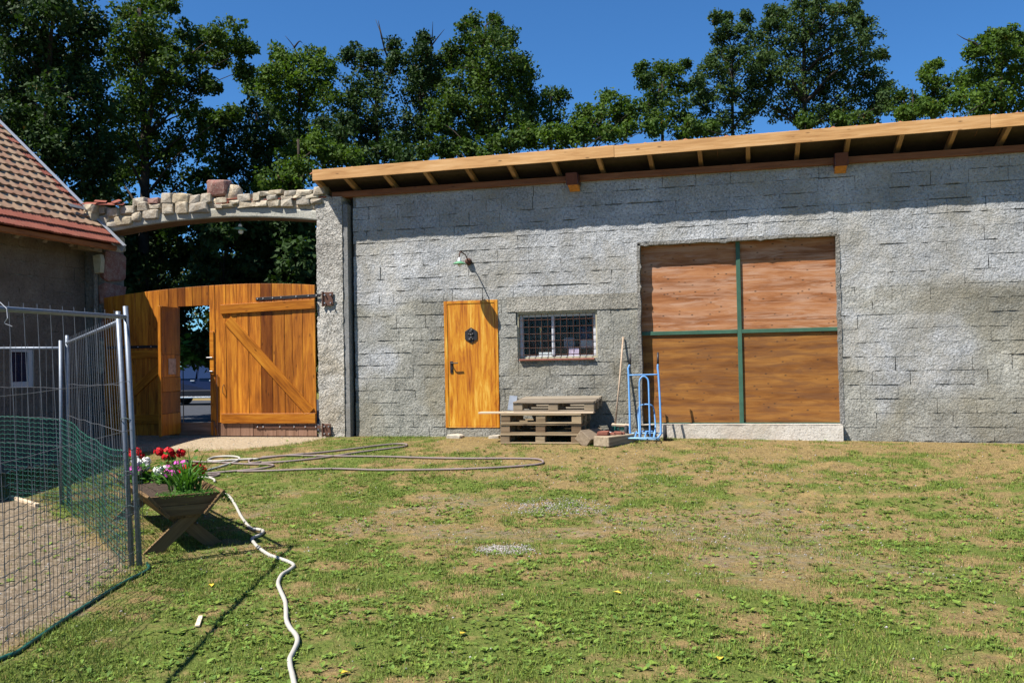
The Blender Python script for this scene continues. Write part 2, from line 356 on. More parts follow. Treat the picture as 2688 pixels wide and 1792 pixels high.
def mk_leaf(name,a,b,c,tr=.30,warm=.06):
    n=NT(name,.68,.16); v=n.vec(); f=n.noise(v,.75,3,.6)
    k=n.mix(n.rng(f,.35,.68),a,b); k=n.mix(n.rng(n.noise(v,9.,2,.5),.55,.72,0.,.7),k,c)
    if warm: k=n.mix(n.rng(n.noise(v,3.3,3,.7),.64,.72,0.,.7),k,(.15,.06,.015))
    n.col(k); t=n.nd('ShaderNodeBsdfTranslucent'); n.ln(n.mix(1.,k,(1.25,1.35,.55),'MULTIPLY'),t.inputs[0])
    m=n.nd('ShaderNodeMixShader'); m.inputs[0].default_value=tr; out=n.t.nodes['Material Output']
    n.ln(n.b.outputs[0],m.inputs[1]); n.ln(t.outputs[0],m.inputs[2]); n.ln(m.outputs[0],out.inputs[0]); return n.m
M['leafdark']=mk_leaf('dark_leaves',(.016,.036,.009),(.028,.058,.012),(.045,.080,.014),.22,.04)  # low leaf colour stands in for shade on left tree and understorey
M['leafmid']=mk_leaf('green_leaves',(.024,.052,.009),(.055,.098,.013),(.105,.145,.017))
M['leaflight']=mk_leaf('light_green_leaves',(.036,.074,.011),(.072,.125,.016),(.13,.175,.022),.34,.02)
M['leafoak']=mk_leaf('grey_green_leaves',(.026,.052,.014),(.048,.086,.020),(.090,.125,.034),.25,.03)
M['leafyellow']=simple('yellow_leaf',(.62,.44,.05),.6)
M['leafplant']=mk_leaf('plant_leaves',(.045,.12,.018),(.075,.18,.028),(.13,.24,.04),.3,0)
def mk_petal(name,c):
    n=NT(name,.6,.2); v=n.vec(); n.col(n.ramp(n.noise(v,60.,3),[(.3,[k*.6 for k in c]),(.7,c)])); return n.m
M['petalred']=mk_petal('red_petals',(.62,.010,.016)); M['petalwhite']=mk_petal('white_petals',(.82,.80,.76)); M['petalpink']=mk_petal('magenta_petals',(.60,.10,.42))
def mk_blade():
    n=NT('grass_and_weed_leaves',.6,.2); c=n.attr(); n.col(c); t=n.nd('ShaderNodeBsdfTranslucent'); n.ln(c,t.inputs[0])
    m=n.nd('ShaderNodeMixShader'); m.inputs[0].default_value=.25; n.ln(n.b.outputs[0],m.inputs[1]); n.ln(t.outputs[0],m.inputs[2]); n.ln(m.outputs[0],n.t.nodes['Material Output'].inputs[0]); return n.m
M['blade']=mk_blade()
def mk_pebble():
    n=NT('pebbles',.85,.2); v=n.vec(); n.col(n.ramp(n.noise(v,45.,2),[(.3,(.14,.125,.11)),(.5,(.26,.24,.22)),(.7,(.44,.42,.40))])); return n.m
M['pebble']=mk_pebble()
def mk_ground():
    n=NT('lawn_and_soil',.95,.1); v=n.vec(); s=n.sep(n.attr())                                # red: green cover, green: sand, blue: soil
    fine=n.math('ADD',n.math('MULTIPLY',n.noise(v,30.,6,.75),.6),n.math('MULTIPLY',n.noise(n.vec((1,.6,1)),110.,3,.7),.4)); mid=n.noise(v,7.,6,.75)
    dry=n.ramp(fine,[(.34,(.085,.058,.026)),(.5,(.19,.136,.056)),(.64,(.31,.235,.11))])
    grn=n.ramp(fine,[(.34,(.040,.056,.012)),(.5,(.090,.118,.024)),(.66,(.16,.185,.042))])
    sand=n.ramp(n.noise(v,22.,6,.7),[(.3,(.21,.16,.105)),(.52,(.31,.245,.165)),(.72,(.42,.35,.26))])
    soil=n.ramp(n.noise(v,18.,6,.7),[(.3,(.08,.060,.040)),(.52,(.175,.135,.092)),(.72,(.32,.27,.21))])
    dry=n.mix(n.rng(n.noise(v,13.,5,.75),.50,.66,0.,.75),dry,(.10,.075,.042)); dry=n.mix(n.rng(n.noise(v,4.,5,.7),.52,.68,0.,.6),dry,(.30,.21,.085))
    c=n.mix(n.rng(n.math('ADD',s[0],n.math('MULTIPLY',n.math('SUBTRACT',mid,.5),2.0)),.25,.85),dry,grn)
    c=n.mix(n.rng(n.math('ADD',s[1],n.math('MULTIPLY',n.math('SUBTRACT',mid,.5),.9)),.4,.6),c,sand)
    c=n.mix(n.rng(n.math('ADD',s[2],n.math('MULTIPLY',n.math('SUBTRACT',mid,.5),1.7)),.35,.7),c,soil)
    n.col(c); n.bump(n.math('ADD',n.noise(v,60.,5,.7),n.math('MULTIPLY',mid,.6)),.8,.02); return n.m
M['ground']=mk_ground()
# ================================================================= ground
FA=gp(368,1487); FB=gp(180,1325); FC=gp(-20,1304); FN=gp(0,1716)
def half(a,b,x,y): return (b[0]-a[0])*(y-a[1])-(b[1]-a[1])*(x-a[0])          # >0: to the left of a->b
def pen(x,y):
    def sd(a,b): return half(a,b,x,y)/math.hypot(b[0]-a[0],b[1]-a[1])
    n=FN+(FN-FA)*2; c=FC+(FC-FB)*3
    return np.minimum(np.minimum(sd(n,FA),sd(FA,FB)),sd(FB,c))
def cover(x,y):
    x=np.asarray(x,float); y=np.asarray(y,float); d=D-y
    wob=(fbm(x*.8,y*.8,0,3,21)-.5)*1.6
    sand=sst(.5,-.5,d-1.45+.9*sst(-7.6,-6.5,x)+wob*.5)*sst(-12.,-11.,x+wob*.3)*sst(-6.2,-7.0,x+wob*.35)
    sand=np.where(y>D+.8,0,sand)
    pn=sst(-.25,.35,pen(x,y)+wob*.35)
    soil=pn*sst(.30,.5,fbm(x*.7,y*.7,0,3,31)+.12)
    g1=fbm(x*.55,y*.8,0,4,41); g2=fbm(x*1.9,y*2.6,0,3,43)
    g3=fbm(x*5.5,y*7.,0,3,45)
    green=.23+.9*(g1-.48)+1.2*(g2-.5)+1.8*(g3-.5)+.20*sst(2.5,4.,d)*sst(6.2,4.4,d)*sst(1.,-3.,x)+.14*sst(6.0,9.,d)-.30*sst(3.2,.6,d)*sst(-5.5,-4.,x)
    green=green+.16*sst(-2.5,-4.6,x)*sst(4.8,7.0,d)
    bare=.62*sst(.49,.62,fbm(x*.9,y*1.3,0,4,61))*sst(2.6,4.2,d)*sst(8.2,6.2,d)*sst(-7.,-5.,x)*sst(3.,.5,x)
    soil=np.maximum(soil,.75*bare)
    green=np.clip(green+.28,0,1)*(1-.85*sand)*(1-.8*soil)
    return green,sand,soil
def axis(a,b,st,out,k=1.35):
    m=list(np.arange(a,b+1e-6,st)); s=st; lo=[];hi=[]; q=a
    while q>-out: s*=k; q-=s; lo.append(q)
    s=st; q=b
    while q<out: s*=k; q+=s; hi.append(q)
    return np.array(lo[::-1]+m+hi)
gx=axis(-15,7,.09,900); gy=axis(1.5,14.2,.09,900)
GX,GY=np.meshgrid(gx,gy); GZ=gz(GX,GY)
V=np.stack([GX,GY,GZ],-1).reshape(-1,3); ny,nx=GX.shape
ii=(np.arange(ny-1)[:,None]*nx+np.arange(nx-1)).ravel()
Fc=np.stack([ii,ii+1,ii+nx+1,ii+nx],1)
cg,cs,cw=cover(GX,GY); cl=np.stack([cg,cs,cw,np.ones_like(cg)],-1).reshape(-1,4)
tag(npmesh('ground',V,Fc,M['ground'],None,cl,True),kind='structure')
# asphalt lane behind the gate
rx=np.arange(-40,6.1,2.); ry=np.linspace(15.2,36.,14); RX,RY=np.meshgrid(rx,ry)
V=np.stack([RX,RY,gz(RX,RY)+.03],-1).reshape(-1,3); ii=(np.arange(len(ry)-1)[:,None]*len(rx)+np.arange(len(rx)-1)).ravel()
tag(npmesh('road',V,np.stack([ii,ii+1,ii+len(rx)+1,ii+len(rx)],1),M['asphalt']),kind='structure')

# ================================================================= barn
barn=thing('barn',(-.5,D,0),'long grey cement block barn with honey yellow door and wooden eaves','barn')
OPEN=[(-4.70,-3.808,.144,2.156),(-3.50,-2.235,1.215,1.943),(-1.592,1.272,.20,2.929)]
BX0,BX1,ZT=-6.25,6.4,4.03
def wall_cells(x0,x1,z0,z1,ops):
    xs=sorted({x0,x1,*[o[0] for o in ops],*[o[1] for o in ops]}); zs=sorted({z0,z1,*[o[2] for o in ops],*[o[3] for o in ops]})
    for a,b in zip(xs,xs[1:]):
        for c,d in zip(zs,zs[1:]):
            m=((a+b)/2,(c+d)/2)
            if not any(o[0]<m[0]<o[1] and o[2]<m[1]<o[3] for o in ops): yield a,b,c,d
mb=MB()
for a,b,c,d in wall_cells(BX0,BX1,-.3,ZT,OPEN): mb.box(a,b,D+.016,D+.2,c,d)
mb.build('wall',M['mortar'],barn)
mb=MB()
mb.box(BX0,BX0+.2,D+.2,D+6.5,-.4,3.9); mb.box(BX1-.2,BX1,D+.2,D+6.5,-.4,3.9); mb.box(BX0,BX1,D+6.5,D+6.7,-.4,3.9)
mb.build('rear_wall',M['mortar'],barn)
def subtract(r,o):
    x0,x1,z0,z1=r; a,b,c,d=o
    if a>=x1 or b<=x0 or c>=z1 or d<=z0: return [r]
    out=[]
    if a>x0: out.append((x0,a,z0,z1))
    if b<x1: out.append((b,x1,z0,z1))
    m0,m1=max(x0,a),min(x1,b)
    if c>z0: out.append((m0,m1,z0,c))
    if d<z1: out.append((m0,m1,d,z1))
    return out
def tone_at(x,z):                                              # patches of newer render and old dirt on the barn wall
    n=fbm(x*1.1,z*1.1,3.3,4,71); t=.93+.55*(n-.5)
    low=sst(2.30,2.02,z+(fbm(x*1.4,z*.6,0,3,72)-.5)*.5)
    br=np.clip(low*sst(.40,.60,fbm(x*.8,z*.8,9,4,73)+.14)*1.1,0,1)
    wob=.16*(fbm(x*2.2,z*2.2,4,3,78)-.5)                        # coat of newer, browner render round door and window, and a band by the opening
    pt=np.maximum(sst(2.20,2.14,z+wob)*sst(-5.35,-5.2,x+wob*2)*sst(-1.45,-1.6,x)*.85, sst(1.25,1.35,x)*sst(2.22,2.12,z+wob*1.5)*sst(1.72,1.86,z+wob)*.7)
    br=np.maximum(br,pt); t=t*(1-.10*pt)
    col_=np.stack([t*(1-.22*br),t*(1-.25*br),t*(1-.35*br),np.ones_like(t)],-1)
    return col_
def relief(x,z,amp):
    return amp*(fbm(x*5,z*5,1,3,81)-.5)*2+amp*.8*(fbm(x*17,z*17,2,3,82)-.5)*2
def block_mesh(x0,x1,z0,z1,gl,gr,gb,gt,y,fn,amp,cell=.04,tone=tone_at,dep=.03):
    a,b,c,d=x0+.0004,x1-.0004,z0+.0004,z1-.0004; a0,b0,c0,d0=a,b,c,d
    nx=max(2,int((b-a)/cell)); nz=max(2,int((d-c)/cell))
    X,Z=np.meshgrid(np.linspace(a,b,nx+1),np.linspace(c,d,nz+1))
    ej=.006*(vn(X*31,Z*31,0,91)-.5)
    ex=np.minimum(X-a,b-X); ez=np.minimum(Z-c,d-Z); e=np.minimum(ex,ez)
    P=relief(X,Z,amp); rim=0
    # the joint opens and closes along its length
    op=lambda s,u:np.clip((vn(u*9.,s,0,13)-.42)*4,.0,1)
    Xo=X+np.where(X-a0<1e-6,gl*op(z0*7+x0,Z)+ej*(gl>.002),0)-np.where(b0-X<1e-6,gr*op(z0*7+x1,Z)+ej*(gr>.002),0)
    Zo=Z+np.where(Z-c0<1e-6,gb*op(z0*9,X)+ej*(gb>.002),0)-np.where(d0-Z<1e-6,gt*op(z1*9,X)+ej*(gt>.002),0)
    pts=np.stack([Xo,y-P-rim,Zo],-1); tn=tone(X,Z)
    m=MB(); F0=[[fn(p) for p in row] for row in pts]; m.grid(F0)
    ring=[(0,j) for j in range(nx+1)]+[(i,nx) for i in range(1,nz+1)]+[(nz,j) for j in range(nx-1,-1,-1)]+[(i,0) for i in range(nz-1,0,-1)]
    n0=len(m.v); k=len(ring); cols=list(tn.reshape(-1,4))
    m.v+=[tuple(map(float,F0[i][j])) for i,j in ring]; cols+=[tn[i,j] for i,j in ring]
    m.v+=[tuple(map(float,fn((pts[i,j][0],y+dep,pts[i,j][2])))) for i,j in ring]; cols+=[tn[i,j] for i,j in ring]
    for q in range(k): m.f.append((n0+q,n0+k+q,n0+k+(q+1)%k,n0+(q+1)%k))
    m.c=np.array(cols); return m
def block_wall(parent,mat,x0,x1,zbase,nrow,h,bl,ops,y,fn,amp,limit,score,vis_h=.58,vis_v=.40,ztop=9,tone=tone_at,zmin=-9,seed=3):
    R=random.Random(seed); rects=[]
    hg={}
    for r in range(nrow):
        z0=zbase+r*h; z1=min(z0+h,ztop)
        if z1-z0<.03: break
        x=x0-(bl*.5 if r%2 else 0)+R.uniform(-.06,.06)
        while x<x1:
            l=bl*R.choice((1,1,1,1,1,.5,1.0)); a=max(x,x0); b=min(x+l,x1); x+=l
            if b-a<.05: continue
            rs=[(a,b,z0,z1)]
            for o in ops: rs=[q for s in rs for q in subtract(s,o)]
            rects+=[q for q in rs if q[1]-q[0]>.025 and q[3]-q[2]>.025]
    rects.sort(key=lambda q:-score(q)); rest=MB(); rc=[]
    for i,q in enumerate(rects):
        # a joint shows only where the slurry has not filled it
        g=lambda pr,w: R.uniform(.5,1.)*w if R.random()<pr else .0004
        cx=(q[0]+q[1])/2; band=fbm(cx*.55,q[2]*1.3,5,2,99)
        ph=vis_h*(1.5 if band>.52 else .6)
        m=block_mesh(*q,g(vis_v,.009),g(vis_v,.007),g(ph*.8,.010),g(ph*1.4,.015),y+R.uniform(-.003,.003),fn,amp,tone=tone)
        if i<limit: m.build('block',mat,parent,True)
        else:
            o=len(rest.v); rest.v+=m.v; rest.f+=[tuple(k+o for k in f) for f in m.f]; rc+=list(m.c)
    if rest.v:
        rest.c=np.array(rc); tag(rest.build('block',mat,parent,True),kind='stuff')
ident=lambda p:p
block_wall(barn,M['block'],BX0,BX1,-.248,22,.2,.5,OPEN,D-.004,ident,.010,290,
    lambda q:(q[1]-q[0])*(q[3]-q[2])*(1 if q[1]<4.2 else .01),ztop=3.985)
# darker cement lintel over the window, proud of the blocks
m=block_mesh(-3.66,-1.60,1.952,2.19,0,0,0,0,D-.014,ident,.009,.04,tone=lambda X,Z:np.ones(X.shape+(4,)),dep=.05); m.c=None
m.build('lintel',M['lintel'],barn,True)
# ---- door
door=MB().box(-4.64,-3.862,D-.010,D+.03,.165,2.105).build('door',M['door'],barn,bevel=.004)
fr=MB(); fr.box(-4.70,-4.645,D-.016,D+.05,.144,2.156); fr.box(-3.857,-3.808,D-.016,D+.05,.144,2.156); fr.box(-4.645,-3.857,D-.016,D+.05,2.110,2.156); fr.box(-4.645,-3.857,D-.016,D+.05,.144,.161)
fr.build('door_frame',M['door'],door,bevel=.003)
hx,hz=-4.585,1.14
mh=MB(); mh.box(hx-.022,hx+.022,D-.022,D-.010,hz-.13,hz+.06)
mh.tube([(hx,D-.015,hz+.025),(hx,D-.07,hz+.025),(hx+.02,D-.08,hz+.027),(hx+.13,D-.078,hz+.03)],.010,8)
mh.lathe([(.012,0),(.012,.012)],(hx,D-.022,hz-.075),10,(0,-1,0)); mh.build('door_handle',M['iron'],door,bevel=.002)
cx,cz=atY(1237,880,D-.012)[[0,2]]
hexp=[(cx+.118*math.sin(k*PI/3),D-.0105,cz+.125*math.cos(k*PI/3)) for k in range(6)]
pq=MB().prism(hexp,(0,-.014,0)).build('plaque',M['iron'],door,bevel=.004)
em=MB()
for dx,dz,rx_,rz_ in ((.0,.052,.036,.03),(-.03,.015,.02,.025),(.03,.018,.022,.026),(0,.0,.03,.03),(.004,-.045,.034,.022),(-.02,-.07,.03,.016),(.03,-.065,.02,.016),(.01,.075,.03,.014)):
    em.lathe([(.001,.016),(.6*rx_,.013),(rx_,.004),(rx_*1.02,0)],(cx+dx,D-.0243,cz+dz),9,(0,-1,0))
em.build('emblem',M['iron'],pq,True)
# ---- window with a welded grille
win=MB(); wx0,wx1,wz0,wz1=OPEN[1]
win.box(wx0+.02,wx0+.075,D+.10,D+.15,wz0+.03,wz1-.03); win.box(wx1-.075,wx1-.03,D+.10,D+.15,wz0+.03,wz1-.03)
win.box(wx0+.075,wx1-.075,D+.10,D+.15,wz1-.075,wz1-.03); win.box(wx0+.075,wx1-.075,D+.11,D+.15,wz0+.03,wz0+.04)
wmx=-2.945; win.box(wmx-.024,wmx+.024,D+.095,D+.15,wz0+.04,wz1-.075)
win=win.build('window',M['white'],barn,bevel=.003)
MB().box(wx0+.075,wmx-.024,D+.122,D+.128,wz0+.04,wz1-.075).build('pane',M['pane'],win)
MB().box(wmx+.024,wx1-.075,D+.122,D+.128,wz0+.04,wz1-.075).build('pane',M['pane'],win)
MB().box(wx0+.03,wx1-.045,D-.045,D+.095,wz0-.030,wz0-.002).build('sill',M['brick'],win,bevel=.004)
rv=MB(); rv.box(wx0-.02,wx0+.018,D+.02,D+.19,wz0,wz1); rv.box(wx1-.026,wx1+.02,D+.02,D+.19,wz0,wz1); rv.box(wx0+.018,wx1-.026,D+.02,D+.19,wz1-.026,wz1+.02); rv.box(wx0+.018,wx1-.026,D+.096,D+.19,wz0-.02,wz0+.028)
rv.build('reveal',M['cream'],win)
for k in range(12):
    x=wx0+.085+k*(wx1-wx0-.12)/11.4; MB().tube([(x,D+.03,wz0+.0),(x,D+.03,wz1-.03)],.0042,6).build('grille_bar',M['rust'],win)
for k in range(6):
    z=wz0+.06+k*.109; MB().tube([(wx0+.0,D+.038,z),(wx1-.0,D+.038,z)],.0042,6).build('grille_bar',M['rust'],win)
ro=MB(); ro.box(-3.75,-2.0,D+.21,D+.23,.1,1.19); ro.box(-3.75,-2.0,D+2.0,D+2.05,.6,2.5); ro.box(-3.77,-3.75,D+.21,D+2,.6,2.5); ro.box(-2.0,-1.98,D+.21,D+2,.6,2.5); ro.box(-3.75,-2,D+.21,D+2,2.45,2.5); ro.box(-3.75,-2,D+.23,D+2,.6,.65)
ro.build('dark_room_box',M['dark'],barn)  # near-black box stands in for the darkness of the unlit room
# ---- boarded opening
ox0,ox1,oz0,oz1=OPEN[2]; r=.135
gm=MB(); gm.box(-.148,-.086,D+r-.030,D+r+.02,oz0+.01,oz1); brd=gm.build('boarded_opening',M['green'],barn,bevel=.002)
zc=1.565
MB().box(ox0-.01,-.150,D+r-.028,D+r+.02,zc-.028,zc+.028).build('strip',M['green'],brd,bevel=.002)
MB().box(-.084,ox1+.01,D+r-.028,D+r+.02,zc-.028,zc+.028).build('strip',M['green'],brd,bevel=.002)
MB().box(ox0-.01,ox1+.01,D+r-.034,D+r-.032+.05,oz0-.004,oz0+.012).build('strip',M['green'],brd)
for (a,b,c,d,mt,o) in ((ox0-.02,-.115,zc,oz1+.02,'plyup',0),(-.113,ox1+.02,1.715,oz1+.02,'plyup',.002),(-.113,ox1+.02,zc,1.711,'plyup',-.001),(ox0-.02,-.119,oz0,zc-.002,'plylow',-.003),(-.115,ox1+.02,oz0,zc-.002,'plylow',0)):
    MB().box(a,b,D+r+o,D+r+.018+o,c,d).build('panel',M[mt],brd,bevel=.0015)
# rough, unrendered edges of the opening
for side in range(3):
    R=random.Random(side); n=46; pr=[]
    for k in range(n+1):
        t=k/n; j=.012+.03*fbm(t*9,side*3.,0,3,15)+(.02 if R.random()<.06 else 0)
        pr.append((t,j))
    m=MB(); rows=[]
    for yy in (D-.012,D+.05,D+r+.01):
        row=[]
        for t,j in pr:
            if side==0: row.append((ox0+j,yy,oz0+t*(oz1-oz0)))
            elif side==1: row.append((ox1-j*.5,yy,oz1-t*(oz1-oz0)))
            else: row.append((ox0+t*(ox1-ox0),yy,oz1-j*.9))
        rows.append(row)
    back=[[(p[0]-(.05 if side==0 else -.05 if side==1 else 0),p[1],p[2]+(.05 if side==2 else 0)) for p in rows[0]]]
    m.grid(back+rows); m.build('opening_edge',M['mortar'],barn)
m=block_mesh(-1.36,1.285,-.16,.198,0,0,0,0,D-.10,ident,.006,.05,tone=lambda X,Z:np.ones(X.shape+(4,)),dep=.12); m.c=None
m.f+=[]; m.build('threshold',M['threshold'],barn,True)
P=[[(x,y,.196+.008*(vn(x*9,y*9)-.5)) for x in np.linspace(-1.59,1.285,50)] for y in (D-.105,D-.05,D+.04,D+.16)]
MB().grid(P).build('threshold_top',M['threshold'],barn,True)
# ---- eaves
YF=13.55
fl=(-6.757,4.153,4.327); fr_=(6.6,4.229,4.407)
def ftop(x): return fl[2]+(fr_[2]-fl[2])*(x-fl[0])/(fr_[0]-fl[0])
def fbot(x): return fl[1]+(fr_[1]-fl[1])*(x-fl[0])/(fr_[0]-fl[0])
js=[fl[0],float(atY(1612,370,YF)[0]),float(atY(2600,310,YF)[0]),6.6]
for i in range(3):
    a,b=js[i]+.002,js[i+1]-.002; za=(ftop(a)+fbot(a))/2-.005*i; zb=(ftop(b)+fbot(b))/2-.005*i
    board('fascia_board',(a,YF,za),(b,YF,zb),.176,.026,(0,-1,0),M['fascia'],barn,.003)
MB().box(BX0-.34,6.6,D-.075,D+.12,3.925,4.02).build('wall_plate',M['plate'],barn,bevel=.004)
rpx=[800+q/2.613 for q in (270,540,815,1105,1395,1700,2010)]+[1650+q/2.266 for q in (118,418,708,1008,1310,1630,1950,2275)]
rxs=[fl[0]+.03]+[float(atY(p,430 if p<1700 else 350,YF)[0]) for p in rpx]+[4.35,5.0,5.65,6.3]
for x in rxs:
    a=(x,YF+.016,fbot(x)+.045); b=(x,D+.9,fbot(x)-.12-.20)
    board('rafter',a,b,.062,.085,(0,-.3,1),M['rafter'],barn,.003)
mb=MB()
P=[[(x,y,ftop(x)-.055-(y-YF)*.29) for x in (fl[0]-.02,6.65)] for y in (YF+.016,D+7)]
mb.grid(P); mb.build('roof_deck',M['deck'],barn)
tx=np.linspace(-.155,.155,15); prof=[.030*math.cos((q/.31)*2*PI*1.0)+.012*math.cos(q/.31*6*PI) for q in tx]
k=0; x=fl[0]+.10; tmesh=None
while x<6.6:
    m=MB(); R_=random.uniform(-.006,.010)
    m.grid([[(x+q,y,ftop(x)-.010+pz*.8*(.85 if y<YF+.1 else 1)-(y-YF)*.29+dz+R_) for q,pz in zip(tx,prof)] for y,dz in ((YF+.016,-.02),(YF+.015,-.004),(YF+.20,-.006),(YF+.45,-.008))])
    m.build('roof_tile',M['tilebarn'],barn,True); x+=.292
for px,py in ((1510,505),(2205,463)):
    c=atY(px,py,D); x=c[0]; z=3.76 if px<2000 else 3.775
    pe=MB().prism([(x-.08,D-.01,z+.165),(x-.08,D-.30,z+.24),(x-.08,D-.235,z+.10),(x-.08,D-.01,z+.02)][::-1],(.16,0,0)).build('beam_end',M['endgrain'],barn,bevel=.004)
    cp=MB(); cp.prism([(x-.087,D-.01,z+.24),(x-.087,D-.32,z+.255),(x-.087,D-.25,z+.085),(x-.087,D-.24,z+.085),(x-.087,D-.305,z+.245),(x-.087,D-.01,z+.235)],(.174,0,0))
    cp.box(x-.091,x-.082,D-.27,D-.01,z+.10,z+.25); cp.box(x+.082,x+.091,D-.27,D-.01,z+.10,z+.25); cp.build('flashing',M['copper'],pe)
# ================================================================= gateway with rubble arch
gw=thing('gateway',(-8.8,14.1,0),'gateway wall of rendered pillar and rubble stone arch above wooden gates','gateway')
YG=13.86
def rough_box(x0,x1,y0,y1,z0,z1,amp,cell,sx=.0):
    m=MB()
    def f(a,b,fn,na,nb): m.grid([[fn(u,v) for u in np.linspace(*a,na)] for v in np.linspace(*b,nb)])
    nx=int((x1-x0)/cell)+2; ny=int((y1-y0)/cell)+2; nz=int((z1-z0)/cell)+2
    def dsp(p):
        e=amp*((fbm(p[0]*6+p[1]*6,p[2]*6,p[1]*3,3,55)-.5)*2+.6*(fbm(p[0]*21+p[1]*21,p[2]*21,0,2,56)-.5)*2)
        c=np.array([(x0+x1)/2,(y0+y1)/2,p[2]]); d=np.array(p)-c; n=d/max(1e-6,np.linalg.norm(d)); return tuple(np.array(p)+n*float(e))
    f((x0,x1),(z0,z1),lambda u,v:dsp((u,y0,v)),nx,nz); f((y0,y1),(z0,z1),lambda u,v:dsp((x1,u,v)),ny,nz)
    f((x0,x1),(z0,z1),lambda u,v:dsp((x1+x0-u,y1,v)),nx,nz); f((y0,y1),(z0,z1),lambda u,v:dsp((x0,y1+y0-u,v)),ny,nz)
    f((x0,x1),(y0,y1),lambda u,v:dsp((u,v,z1)),nx,ny)
    return m
rough_box(-6.855,-6.395,YG-.01,14.42,-.2,3.93,.022,.04).build('pillar',M['pillar'],gw,True)
MB().box(-6.388,-6.30,YG+.005,D+.05,-.2,3.80).build('post',M['postgrey'],gw,bevel=.006)
XA0,XA1=-11.35,-6.86
def zb(x): t=(x+8.92)/2.04; return 3.565+.145*(1-np.clip(abs(t),0,1.1)**2)
def zt(x): return zb(x)+.165+.05*sst(-9.5,-11.3,x)
xs=np.linspace(XA0,XA1+.02,70)
P=[]
def jz(x,s): return .008*(fbm(x*11,s,0,3,66)-.5)*2
rows=[[(x,YG+.14,zt(x)+.0) for x in xs],[(x,YG+.0,zt(x)+jz(x,1)) for x in xs]]+[[(x,YG-.004+.004*fbm(x*9,k,0,2,5),zb(x)+(zt(x)-zb(x))*k/5+(jz(x,9) if k==0 else 0)) for x in xs] for k in (4,3,2,1,0)]+[[(x,YG+.06,zb(x)+.004) for x in xs],[(x,YG+.062,zb(x)+.03) for x in xs]]
MB().grid(rows).build('arch_band',M['archband'],gw,True)
mb=MB(); mb.grid([[(x,YG+.06,zb(x)+.028) for x in xs],[(x,14.42,zb(x)+.028) for x in xs],[(x,14.42,zt(x)) for x in xs],[(x,YG+.1,zt(x)) for x in xs]]); mb.build('arch_core',M['soffitjoint'],gw)
k=-11.2
while k<-7.0:
    b=min(k+.325,-6.9); m=MB()
    m.add([(k,YG+.075,zb(k)+.018),(b,YG+.075,zb(b)+.018),(b,14.40,zb(b)+.018),(k,14.40,zb(k)+.018),(k,YG+.075,zb(k)+.06),(b,YG+.075,zb(b)+.06),(b,14.40,zb(b)+.06),(k,14.40,zb(k)+.06)],[(0,3,2,1),(4,5,6,7),(0,1,5,4),(1,2,6,5),(2,3,7,6),(3,0,4,7)])
    m.build('soffit_brick',M['soffit'],gw); k+=.345
# rubble stones: centres and sizes read from the photograph, set on the wall face
def crop(x,y): return 200+x/3.136, 440+y/3.136
tops=[(60,315),(200,318),(400,335),(480,300),(600,268),(750,232),(930,245),(1060,232),(1300,240),(1450,240),(1700,215),(1900,200),(2040,190),(2085,230)]
txs=[];tzs=[]
for x,y in tops:
    p=atY(*crop(x,y),YG); txs.append(p[0]); tzs.append(p[2]-.03)
cxs=np.linspace(-11.75,-6.47,90); top=np.interp(cxs,txs,tzs)+.02*(fbm(cxs*6,0,0,3,8)-.5)
lowz=np.where(cxs<XA0,3.4,np.where(cxs>XA1,3.80,zt(cxs)-.02))
rows=[]
for yy,kk in ((YG+.012,0),(YG+.002,.25),(YG+.006,.5),(YG+.0,.75),(YG+.012,1)):
    rows.append([(x,yy+.02*(fbm(x*8,kk*7,0,3,9)-.5),l+(t-l)*kk) for x,l,t in zip(cxs,lowz,top)])
rows=[[(x,14.40,l) for x,l in zip(cxs,lowz)]]+rows+[[(x,14.38,t-.02) for x,t in zip(cxs,top)],[(x,14.40,l) for x,l in zip(cxs,lowz)]]
MB().grid(rows).build('mortar_core',M['stonemortar'],gw,True)
def stone_mesh(c,sx,sy,sz,seed,flat=5.5,jag=.15):
    if flat>=5 and jag>.08:                                     # broken, angular stone: hull of points on a lumpy box
        r2=random.Random(seed); bm=bmesh.new(); m=MB()
        for sx_ in (-1,1):
            for sy_ in (-1,1):
                for sz_ in (-1,1):
                    k=r2.uniform(.62,1.0); bm.verts.new((sx_*r2.uniform(.72,1),sy_*r2.uniform(.7,1),sz_*r2.uniform(.68,1)))
        for _ in range(9):
            p=[r2.uniform(-.8,.8) for _ in range(3)]; a=r2.randrange(3); p[a]=r2.choice((-1,1))*r2.uniform(.92,1.08); bm.verts.new(p)
        bmesh.ops.convex_hull(bm,input=bm.verts[:]); bmesh.ops.delete(bm,geom=[v for v in bm.verts if not v.link_faces],context='VERTS')
        bmesh.ops.bevel(bm,geom=bm.edges[:],offset=.10,segments=1,affect='EDGES',clamp_overlap=True); bm.verts.index_update()
        m.add([(c[0]+v.co.x*sx,c[1]+v.co.y*sy,c[2]+v.co.z*sz) for v in bm.verts],[tuple(v.index for v in f.verts) for f in bm.faces]); bm.free(); return m
    bm=bmesh.new(); bmesh.ops.create_icosphere(bm,subdivisions=2,radius=1.)
    m=MB(); vs=[]
    for v in bm.verts:
        p=np.array(v.co); q=np.abs(p)**(1); n=(np.sum(np.abs(p)**flat))**(1/flat); p=p/n
        e=1+jag*(float(fbm(p[0]*1.4+seed*7.1,p[1]*1.4+seed*3.3,p[2]*1.4,2,seed))-.5)*2+.06*(float(vn(p[0]*4+seed,p[1]*4,p[2]*4,seed))-.5)
        vs.append((c[0]+p[0]*sx*e,c[1]+p[1]*sy*e,c[2]+p[2]*sz*e))
    m.add(vs,[tuple(v.index for v in f.verts) for f in bm.faces]); bm.free(); return m
